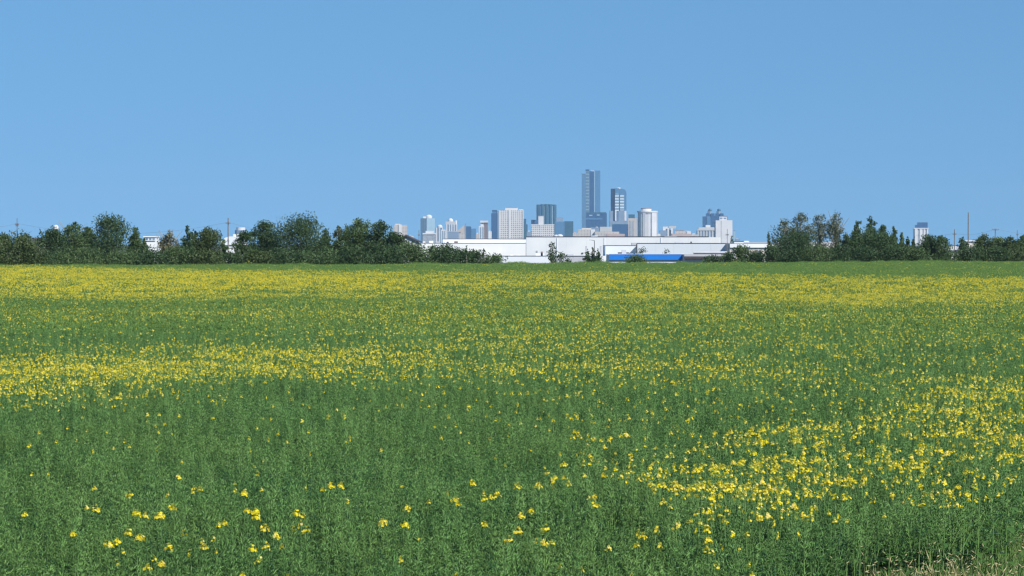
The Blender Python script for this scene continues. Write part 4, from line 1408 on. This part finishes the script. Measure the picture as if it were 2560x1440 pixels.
def inside(x, y, m=0.0):
    return (y > edge_near(x) + m) & (y < edge_far(x, y)) & (np.abs(x) < 0.1684 * y * 1.16 + 1.8)


def canopy_gain(x, y):
    """height of the crop relative to its mean"""
    g = 0.90 + 0.10 * vnoise(x / 3.1, y / 4.5, 1) + 0.10 * vnoise(x / 17, y / 23, 2)
    g = g + 0.15 * (vnoise(x / 0.7, y / 1.2, 3) - .5)
    g = g + (0.5 * vnoise(x / 4.2, y / 30.0, 17) ** 3 + .30 * vnoise(x / 1.1, y / 4.0, 18) ** 2 - .10) * np.exp(-np.maximum(edge_far(x, y) - y, 0) / 7.0)
    # near the open edge the plants are shorter and patchier
    return g - 0.16 * np.exp(-np.maximum(y - edge_near(x), 0) / 1.5) * (vnoise(x * 1.3, y * 1.3, 4))


def flower_density(x, y):
    """flower heads per square metre over the field (0..1)"""
    u, v = pixel_of(x, y, CANOPY)
    f = np.interp
    n1 = vnoise(x / 1.3, y / 2.4, 5)
    n2 = vnoise(x / 5.0, y / 9.0, 6)
    n3 = vnoise(x / 14.0, y / 34.0, 7)
    n4 = vnoise(x / 0.45, y / 0.8, 8)
    n5 = vnoise(x / 2.2, y / 30.0, 9)
    # broad yellow belt far out
    top = f(u, [0, 400, 900, 1500, 2000, 2560], [666, 675, 682, 682, 692, 694])
    bot = f(u, [0, 300, 700, 1000, 1300, 1700, 2100, 2560], [730, 736, 732, 726, 728, 738, 752, 752])
    s = lambda a, b, q: np.clip((q - a) / (b - a), 0, 1)
    belt = s(top - 4, top + 12, v) * (1 - s(bot - 12, bot + 20, v)) * f(u, [0, 500, 900, 1300, 1800, 2560], [1.0, 1.0, .8, .5, .56, .66])
    belt *= 0.86 + 0.5 * n3 + 0.4 * (n5 - .5)
    # thin speckle between
    mid = s(735, 750, v) * (1 - s(850, 880, v)) * f(u, [0, 500, 900, 1500, 2560], [.05, .02, .05, .10, .06]) * (0.2 + 0.8 * n3) * (.3 + 1.4 * n4)
    mid += np.exp(-((v - 790) / 16) ** 2) * f(u, [0, 600, 1000, 1800, 2560], [.04, .07, .10, .08, .05]) * n2 * 1.6
    # second belt, nearer, strongest at its outer end
    c2 = f(u, [0, 300, 700, 1000, 1400, 1900, 2560], [952, 935, 905, 902, 900, 905, 930])
    w2 = f(u, [0, 400, 700, 1000, 1500, 2560], [52, 46, 34, 36, 52, 66])
    belt2 = np.exp(-np.abs((v - c2 + 30 * (n2 - .5)) / w2) ** 2.4) * f(u, [0, 400, 800, 1100, 1500, 2000, 2560], [.95, .86, .74, .60, .34, .19, .22])
    belt2 *= 0.10 + 0.9 * n2 * (0.3 + n1) * (0.4 + 1.2 * n4)
    # near patch
    vt = f(u, [1350, 1700, 1900, 2150, 2330, 2560], [1060, 1110, 1060, 1040, 985, 955])
    vb = f(u, [1350, 1700, 1900, 2150, 2330, 2560], [1105, 1292, 1305, 1298, 1262, 1215])
    near = s(vt - 20, vt + 25, v) * (1 - s(vb - 45, vb + 25, v)) * f(u, [1330, 1500, 1720, 2000, 2560], [0, .07, .25, .37, .48])
    near *= 0.05 + 1.3 * n1 * n1 * (0.3 + 1.4 * n4) + 0.45 * n4 * n2
    mid2 = s(940, 985, v) * (1 - s(1080, 1120, v)) * f(u, [1000, 1300, 1700, 2200, 2560], [.006, .02, .04, .07, .13]) * (0.3 + 1.3 * n2)
    base = 0.004 + 0.006 * (n1 > .75) + 0.012 * s(1000, 860, v) * (.3 + n2)
    low = s(1270, 1300, v) * f(u, [1400, 1700, 2200, 2560], [0, .06, .10, .05]) * n1 * 1.5
    return np.clip(belt + mid + belt2 + near + mid2 + base + low, 0, 1)


def build_field():
    rng = np.random.default_rng(5)
    pts, pick, rot, scl = [], [], [], []

    def put(x, y, k, gain, zs=None):
        n = len(x)
        pts.append(np.stack([x, y, ground_z(x, y)], 1)); pick.append(k)
        rot.append(np.stack([rng.normal(size=n) * .09, rng.normal(size=n) * .09, rng.random(n) * 2 * np.pi], 1))
        scl.append(np.stack([np.full(n, 1.0), np.full(n, 1.0), gain], 1))

    def grid(y0, y1, st):
        ys = np.arange(y0, y1, st)
        X_, Y_ = [], []
        for y in ys:
            hw = 0.1684 * y * 1.16 + 1.8
            xs = np.arange(-hw, hw, st)
            X_.append(xs); Y_.append(np.full(len(xs), y))
        x, y = np.concatenate(X_), np.concatenate(Y_)
        x = x + (rng.random(len(x)) - .5) * st; y = y + (rng.random(len(y)) - .5) * st
        k = inside(x, y)
        return x[k], y[k]

    SPLIT = 105.0
    x, y = grid(21, SPLIT, 0.47)
    # thin spots where single plants failed
    k = rng.random(len(x)) < 1.0 - 0.30 * np.clip((33 - y) / 6, 0, 1) - 0.70 * (vnoise(x / .8, y / 1.0, 12) > .80)
    x, y = x[k], y[k]
    put(x, y, rng.integers(0, NG, len(x)), canopy_gain(x, y) * (0.86 + .20 * rng.random(len(x))))
    x, y = grid(SPLIT, 510, 1.15)
    put(x, y, NG + rng.integers(0, NF0 - NG, len(x)), canopy_gain(x, y) * (0.95 + .1 * rng.random(len(x))))
    # stalks standing clear of the crop
    n = 13000
    y = 21 + rng.random(n) * 85
    x = (rng.random(n) * 2 - 1) * (0.1684 * 106 * 1.16 + 1.8)
    k = inside(x, y, .2) & (rng.random(n) < .35 + .65 * vnoise(x / 1.5, y / 2.5, 15))
    x, y = x[k], y[k]
    put(x, y, NT0 + rng.integers(0, 4, len(x)), canopy_gain(x, y) * (0.9 + .17 * rng.random(len(x))))
    # single flower heads, mid distance
    PEAK = 60.0
    for y0, y1 in ((21, 60), (60, 110), (110, 180)):
        hw = 0.1684 * y1 * 1.16 + 1.8
        n = int(2 * hw * (y1 - y0) * PEAK)
        x, y = (rng.random(n) * 2 - 1) * hw, y0 + rng.random(n) * (y1 - y0)
        d = flower_density(x, y)
        k = inside(x, y, .3) & (rng.random(n) < d) 
        x, y = x[k], y[k]
        g = canopy_gain(x, y) * (0.98 + .10 * rng.random(len(x)))
        put(x, y, NF0 + rng.integers(0, NP0 - NF0, len(x)), g)
        s = (0.6 + .75 * rng.random(len(x)) ** 1.3) * np.interp(y, [60, 180], [1.0, 1.35])
        scl[-1] = np.stack([s, s, g], 1)
    # patches of heads, far
    n = int(2 * 80 * 330 * 1.9)
    y = 180 + rng.random(n) * 330
    x = (rng.random(n) * 2 - 1) * (0.1684 * y * 1.16 + 1.8)
    wgt = (0.1684 * y * 1.16 + 1.8) / 100.0
    k = inside(x, y) & (rng.random(n) < flower_density(x, y) * np.clip(wgt, 0, 1))
    x, y = x[k], y[k]
    put(x, y, NP0 + rng.integers(0, 4, len(x)), canopy_gain(x, y) * (0.99 + .1 * rng.random(len(x))))
    print("field points", [len(p) for p in pts])

    # one mesh: the plant shapes (tid >= 0) and the spots where they grow (tid = -1)
    V, F, Mi, tid, n = [], [], [], [], 0
    for i, (v, f, m) in enumerate(TEMPL):
        V.append(v); F.append(f + n); Mi.append(m); tid.append(np.full(len(v), i)); n += len(v)
    Pt = np.concatenate(pts)
    npt = len(Pt)
    V.append(Pt); tid.append(np.full(npt, -1))
    V, F, Mi, tid = np.concatenate(V), np.concatenate(F), np.concatenate(Mi), np.concatenate(tid)
    make_scatter("canola_vegetation", V, F, Mi, tid, n, np.concatenate(pick), np.concatenate(rot), np.concatenate(scl), len(TEMPL), FIELD_MATS,
                 "green canola crop in pod with belts of yellow flowers filling the field", "crop")


def make_scatter(name, V, F, Mi, tid, n0, pick, rot, scl, K, mats, label, cat):
    npt = len(V) - n0
    me = np_mesh(name, V, F, mats, Mi)
    z3 = np.zeros((n0, 3), dtype=np.float32)
    for nm, typ, arr in (("tid", 'INT', tid), ("pick", 'INT', np.concatenate([np.full(n0, -1), pick]))):
        me.attributes.new(nm, typ, 'POINT').data.foreach_set("value", np.asarray(arr, dtype=np.int32))
    for nm, arr in (("rot", rot), ("scl", scl)):
        me.attributes.new(nm, 'FLOAT_VECTOR', 'POINT').data.foreach_set("vector", np.concatenate([z3, arr.astype(np.float32)]).ravel())
    o = link(name, me)
    tag(o, label, cat, kind="stuff")
    ng = bpy.data.node_groups.new(name + "_scatter", 'GeometryNodeTree')
    ng.interface.new_socket("Geometry", in_out='INPUT', socket_type='NodeSocketGeometry')
    ng.interface.new_socket("Geometry", in_out='OUTPUT', socket_type='NodeSocketGeometry')
    N, L = ng.nodes, ng.links
    gi, go = N.new("NodeGroupInput"), N.new("NodeGroupOutput")

    def attr(nm, typ):
        a = N.new("GeometryNodeInputNamedAttribute")
        a.data_type = typ
        a.inputs[0].default_value = nm
        return a.outputs[0]

    def eq(sock, val, op='EQUAL'):
        c = N.new("FunctionNodeCompare")
        c.data_type = 'INT'
        c.operation = op
        L.new(sock, c.inputs[2])
        c.inputs[3].default_value = val
        return c.outputs[0]

    t, p, r, s = attr("tid", 'INT'), attr("pick", 'INT'), attr("rot", 'FLOAT_VECTOR'), attr("scl", 'FLOAT_VECTOR')
    sep = N.new("GeometryNodeSeparateGeometry")
    sep.domain = 'POINT'
    L.new(gi.outputs[0], sep.inputs[0])
    L.new(eq(t, 0, 'LESS_THAN'), sep.inputs[1])
    join = N.new("GeometryNodeJoinGeometry")
    for k in range(K):
        sk = N.new("GeometryNodeSeparateGeometry")
        sk.domain = 'POINT'
        L.new(sep.outputs[1], sk.inputs[0])
        L.new(eq(t, k), sk.inputs[1])
        ip = N.new("GeometryNodeInstanceOnPoints")
        L.new(sep.outputs[0], ip.inputs["Points"])
        L.new(eq(p, k), ip.inputs["Selection"])
        L.new(sk.outputs[0], ip.inputs["Instance"])
        L.new(r, ip.inputs["Rotation"])
        L.new(s, ip.inputs["Scale"])
        L.new(ip.outputs[0], join.inputs[0])
    L.new(join.outputs[0], go.inputs[0])
    md = o.modifiers.new("scatter", 'NODES')
    md.node_group = ng
    return o


build_field()

# ------------------------------------------------------------------ single flowering plants near the camera
def build_plants():
    rng = np.random.default_rng(21)
    kinds = []
    for i in range(10):
        full = i < 7
        V, F, Mi = flower_head(rng, int(rng.integers(16, 26)) if full else int(rng.integers(4, 9)), 0.0150, 0.042 if full else 0.028, 0.05)
        head = np_mesh("flower_head", V, F, FIELD_MATS, Mi)
        b = TB()
        b.add(spindles(np.array([[0, 0, 0.0]]), np.array([[rng.normal() * .03, rng.normal() * .03, CANOPY - .01]]), .005), 0)
        V, F, Mi = b.get()
        V[-1] = (0, 0, CANOPY - .01)
        stem = np_mesh("stem", V, F, [M['stem']])
        n = 16
        A = np.zeros((n, 3)); A[:, 2] = CANOPY * (0.62 + 0.33 * rng.random(n))
        a, el = rng.random(n) * 2 * np.pi, np.radians(15 + 50 * rng.random(n))
        d = np.stack([np.cos(a) * np.cos(el), np.sin(a) * np.cos(el), np.sin(el)], 1)
        pods = np_mesh("pods", *spindles(A, A + d * .06, .0034), [M['pod']])
        n = 5
        A = np.zeros((n, 3)); A[:, 2] = CANOPY * (0.1 + 0.5 * rng.random(n))
        a = rng.random(n) * 2 * np.pi
        d = np.stack([np.cos(a), np.sin(a), .2 + .4 * rng.random(n)], 1)
        s = np.stack([-np.sin(a), np.cos(a), .2 * rng.normal(size=n)], 1) * .024
        leaves = np_mesh("leaves", *rhombs(A, A + unit(d) * .14, s), [M['leaf']])
        kinds.append((head, stem, pods, leaves))
    SPOTS_A = [(233, 1288), (225, 1282), (340, 1293), (346, 1302), (408, 1247), (408, 1322), (400, 1330), (373, 1322), (185, 1347), (262, 1372), (300, 1370), (305, 1385), (298, 1400), (322, 1358), (346, 1368),
               (420, 1381), (390, 1397), (395, 1405), (460, 1362), (368, 1408), (500, 1225), (495, 1235), (625, 1250), (617, 1270), (612, 1305), (622, 1310), (632, 1318), (565, 1325), (668, 1380), (680, 1366), (690, 1374),
               (787, 1358), (805, 1230), (818, 1233), (655, 1410), (648, 1405), (597, 1430), (716, 1432), (515, 1375), (505, 1380), (545, 1372), (230, 1230), (52, 1290), (330, 1248), (445, 1298), (763, 1337), (672, 1336), (748, 1303), (634, 1386)]
    SPOTS_B = [(1185, 1203), (1178, 1208), (1293, 1207), (1210, 1268), (1216, 1266), (1238, 1256), (1246, 1254), (1020, 1290), (968, 1313), (1024, 1308), (1145, 1288), (1132, 1265), (1305, 1300), (1322, 1288), (1225, 1315), (1340, 1235),
               (1345, 1232), (1375, 1175), (1370, 1182), (1395, 1195), (1420, 1235), (1425, 1233), (1470, 1262), (1488, 1258), (1492, 1268), (1290, 1345), (1360, 1330), (1345, 1366), (1368, 1363), (1375, 1358), (1500, 1180),
               (1285, 1358), (1415, 1205), (768, 1225), (850, 1232)]
    SPOTS_C = [(1455, 1080), (1470, 1075), (1550, 1078), (1562, 1072), (1580, 1088), (1500, 1105), (1735, 1075), (1742, 1090), (1545, 1040), (1430, 1082), (1520, 1085), (1880, 1075), (1890, 1065)]
    groups = [(SPOTS_A, "yellow canola flower stalk in the loose scatter before the long tree row's side", "near flower stalks of the loose scatter"),
              (SPOTS_B, "yellow canola flower stalk standing singly in the green middle of the field", "single flower stalks in the green middle"),
              (SPOTS_C, "yellow canola flower stalk in the thin straggle above the near flower patch", "flower stalks straggling above the near patch")]
    # the near patch: sampled where the crop flowers densely
    n = 60000
    y = 25 + rng.random(n) * 26
    x = (rng.random(n) * 2 - 1) * (0.1684 * y * 1.02)
    u, v = pixel_of(x, y, CANOPY)
    k = inside(x, y, .25) & (v > 1075) & (rng.random(n) < flower_density(x, y)) & (u > 1400) & (u < 2570)
    allD = np.stack([x[k], y[k]], 1)
    D_ = allD[rng.permutation(len(allD))]
    return kinds, groups, D_


kinds, groups, patch_pts = build_plants()


def place_plants():
    rng = np.random.default_rng(33)

    def plant(x, y, label, group, small=False):
        k = kinds[int(rng.integers(7, 10)) if small else int(rng.integers(0, 7))]
        e = empty("flowering_canola_plant", (x, y, float(ground_z(x, y))), label, "flower", group)
        g = float(canopy_gain(np.array([x]), np.array([y]))[0]) * (1.02 + .05 * rng.random())
        e.scale = (1, 1, g)
        e.rotation_euler = (rng.normal() * .03, rng.normal() * .03, rng.random() * 6.28)
        h = link("flower_head", k[0], e)
        h.location = (0, 0, CANOPY)
        s = 0.8 + .45 * rng.random()
        h.scale = (s, s, s / g)
        link("stem", k[1], e)
        link("pods", k[2], e)
        link("leaves", k[3], e)

    n = 0
    for spots, lb, gr in groups:
        for (u, v) in spots:
            # where the ray through that pixel meets the top of the crop
            q = P(u, v, 1.0)
            t = (CANOPY * 1.0 - CAM_Z) / (q.z - CAM_Z)
            plant(q.x * t, t, lb, gr, rng.random() < .25)
            n += 1
    left = 300 - n
    for i in range(min(left, len(patch_pts))):
        x, y = patch_pts[i]
        plant(float(x), float(y), "yellow canola flower stalk crowded in the dense near patch by the grassy corner", "crowded flower stalks of the near patch", rng.random() < .35)
    return patch_pts[left:]


rest = place_plants()


def blades(rng, n, spread, hmin, hmax, w, droop, mi, b):
    """arching grass blades, three segments each"""
    a = rng.random(n) * 2 * np.pi
    r = spread * np.sqrt(rng.random(n))
    A = np.stack([r * np.cos(a), r * np.sin(a), np.zeros(n)], 1)
    h = hmin + (hmax - hmin) * rng.random(n)
    az = rng.random(n) * 2 * np.pi
    out = np.stack([np.cos(az), np.sin(az), np.zeros(n)], 1)
    side = np.stack([-np.sin(az), np.cos(az), np.zeros(n)], 1) * w
    dr = (droop * (0.4 + rng.random(n)))[:, None]
    hh = h[:, None]
    up = np.array([0, 0, 1.0])
    p1 = A + up * hh * .55 + out * hh * .12 * dr
    p2 = A + up * hh * (1.0 - .12 * dr) + out * hh * .45 * dr
    p3 = A + up * hh * (1.0 - .40 * dr) + out * hh * .85 * dr
    V = np.stack([A + side, A - side, p1 + side, p1 - side, p2 + side * .7, p2 - side * .7, p3], 1).reshape(-1, 3)
    pat = np.array([[0, 1, 3], [0, 3, 2], [2, 3, 5], [2, 5, 4], [4, 5, 6]])
    F = (np.arange(n)[:, None, None] * 7 + pat[None]).reshape(-1, 3)
    b.add((V, F), mi)


def seed_stalks(rng, n, b):
    """nodding pale seed heads on thin stalks"""
    a = rng.random(n) * 6.283
    r = .2 * np.sqrt(rng.random(n))
    A = np.stack([r * np.cos(a), r * np.sin(a), np.zeros(n)], 1)
    az = rng.random(n) * 6.283
    out = np.stack([np.cos(az), np.sin(az), np.zeros(n)], 1)
    h = (.45 + .25 * rng.random(n))[:, None]
    B = A + np.array([0, 0, 1.0]) * h + out * h * .2
    b.add(spindles(A, B, .003), 0)
    C_ = B + out * .06 + np.array([0, 0, .05]) * (rng.normal(size=(n, 1)) + .4)
    b.add(spindles(B, C_, .007), 2)


def margin():
    rng = np.random.default_rng(8)
    T = []
    for i in range(3):
        b = TB(); seed_stalks(rng, 4, b); blades(rng, 40, .24, .2, .5, .0045, 1.1, 0, b); blades(rng, 46, .24, .2, .48, .005, .9, 1, b); T.append(b.get())
    for i in range(3):
        b = TB(); blades(rng, 80, .22, .2, .5, .005, .8, 1, b); blades(rng, 12, .2, .2, .4, .003, 1.0, 0, b); T.append(b.get())
    # grass grows on the strip before the crop and up the bank
    n = 20000
    y = 3 + rng.random(n) * 38
    x = (rng.random(n) * 2 - 1) * (0.1684 * y * 1.2 + 2.0)
    e = edge_near(x)
    k = (y < e + .55) & (y > 14 + 6 * rng.random(n))
    x, y = x[k], y[k]
    dry = (vnoise(x / 1.1, y / 1.6, 14) + 0.45 * np.clip((edge_near(x) - y) / 3.0, -0.6, 1)) > .60
    pk = np.where(dry, rng.integers(0, 3, len(x)), rng.integers(3, 6, len(x)))
    V, F, Mi, tid, m = [], [], [], [], 0
    for i, (v, f, q) in enumerate(T):
        V.append(v); F.append(f + m); Mi.append(q); tid.append(np.full(len(v), i)); m += len(v)
    V.append(np.stack([x, y, ground_z(x, y)], 1)); tid.append(np.full(len(x), -1))
    s = (.75 + .6 * rng.random(len(x)))[:, None] * np.ones((1, 3))
    r = np.stack([rng.normal(size=len(x)) * .1, rng.normal(size=len(x)) * .1, rng.random(len(x)) * 6.28], 1)
    make_scatter("margin_grass", np.concatenate(V), np.concatenate(F), np.concatenate(Mi), np.concatenate(tid), m, pk, r, s, 6, [M['dry'], M['grass'], M['seed']],
                 "straw coloured and green grass on the corner before the crop", "grass")


margin()


def weed(u, v, D, size, nl, label):
    rng = np.random.default_rng(int(u + v))
    x = X(u, D)
    zt = Z(v, D)
    e = empty("broadleaf_weed", (x, D, 0), label, "weed", "broad-leaved weeds at the crop's corner")
    MB().tube([(x, D, 0), (x + .03, D, zt * .5), (x + .05, D, zt)], [.008, .007, .003], 6).build("stem", M['stem'], e)
    for i in range(nl):
        t = .25 + .75 * (i + .5) / nl
        az = i * 2.4 + rng.random()
        L = size * (0.7 + .6 * rng.random()) * (1.2 - .5 * t)
        o = Vector((math.cos(az), math.sin(az), 0)); s = Vector((-math.sin(az), math.cos(az), 0))
        pts = []
        m = MB()
        spine = [(0, 0.0, 0), (.25, .10, .34), (.55, .12, .40), (.82, .02, .24), (1.0, -.10, 0)]
        c = [Vector((x, D, zt * t)) + o * L * a + Vector((0, 0, L * z)) for a, z, w in spine]
        for q in range(4):
            w0, w1 = spine[q][2] * L * .5, spine[q + 1][2] * L * .5
            lift = Vector((0, 0, .12 * L))
            for sg in (-1, 1):
                p = [c[q], c[q + 1], c[q + 1] + s * sg * w1 + lift * (w1 / L), c[q] + s * sg * w0 + lift * (w0 / L)]
                if w0 == 0:
                    p = p[:3]
                elif w1 == 0:
                    p = [p[0], p[1], p[3]]
                m.poly(p if sg > 0 else p[::-1])
        m.build("leaf", M['weed'], e)


def weed_at(u, v, size, nl, label, off=0.35):
    D = 36.0
    for _ in range(6):
        D = float(edge_near(np.array([X(u, D)]))[0]) - off
    weed(u, v, D, size, nl, label)


weed_at(2440, 1206, .22, 10, "tall broad-leaved weed raising one pale leaf above the crop's corner")
weed_at(2510, 1232, .27, 13, "large broad-leaved weed with the darkest gaps round it")
weed_at(2556, 1248, .25, 12, "broad-leaved weed cut off by the picture's edge")
weed_at(2215, 1352, .14, 10, "small broad-leaved weed under the dense near flowers")
weed_at(2290, 1322, .16, 11, "spreading broad-leaved weed between crop and straw grass")
weed_at(2352, 1300, .18, 11, "leafy weed two steps from the straw grass corner")
weed_at(2402, 1290, .18, 12, "bushy broad-leaved weed just behind the straw grass")
weed_at(2475, 1285, .2, 12, "weed with drooping leaves before the tall pale-leaved one", .8)
weed_at(2140, 1372, .13, 9, "little weed nearest the middle of the crop's front edge")
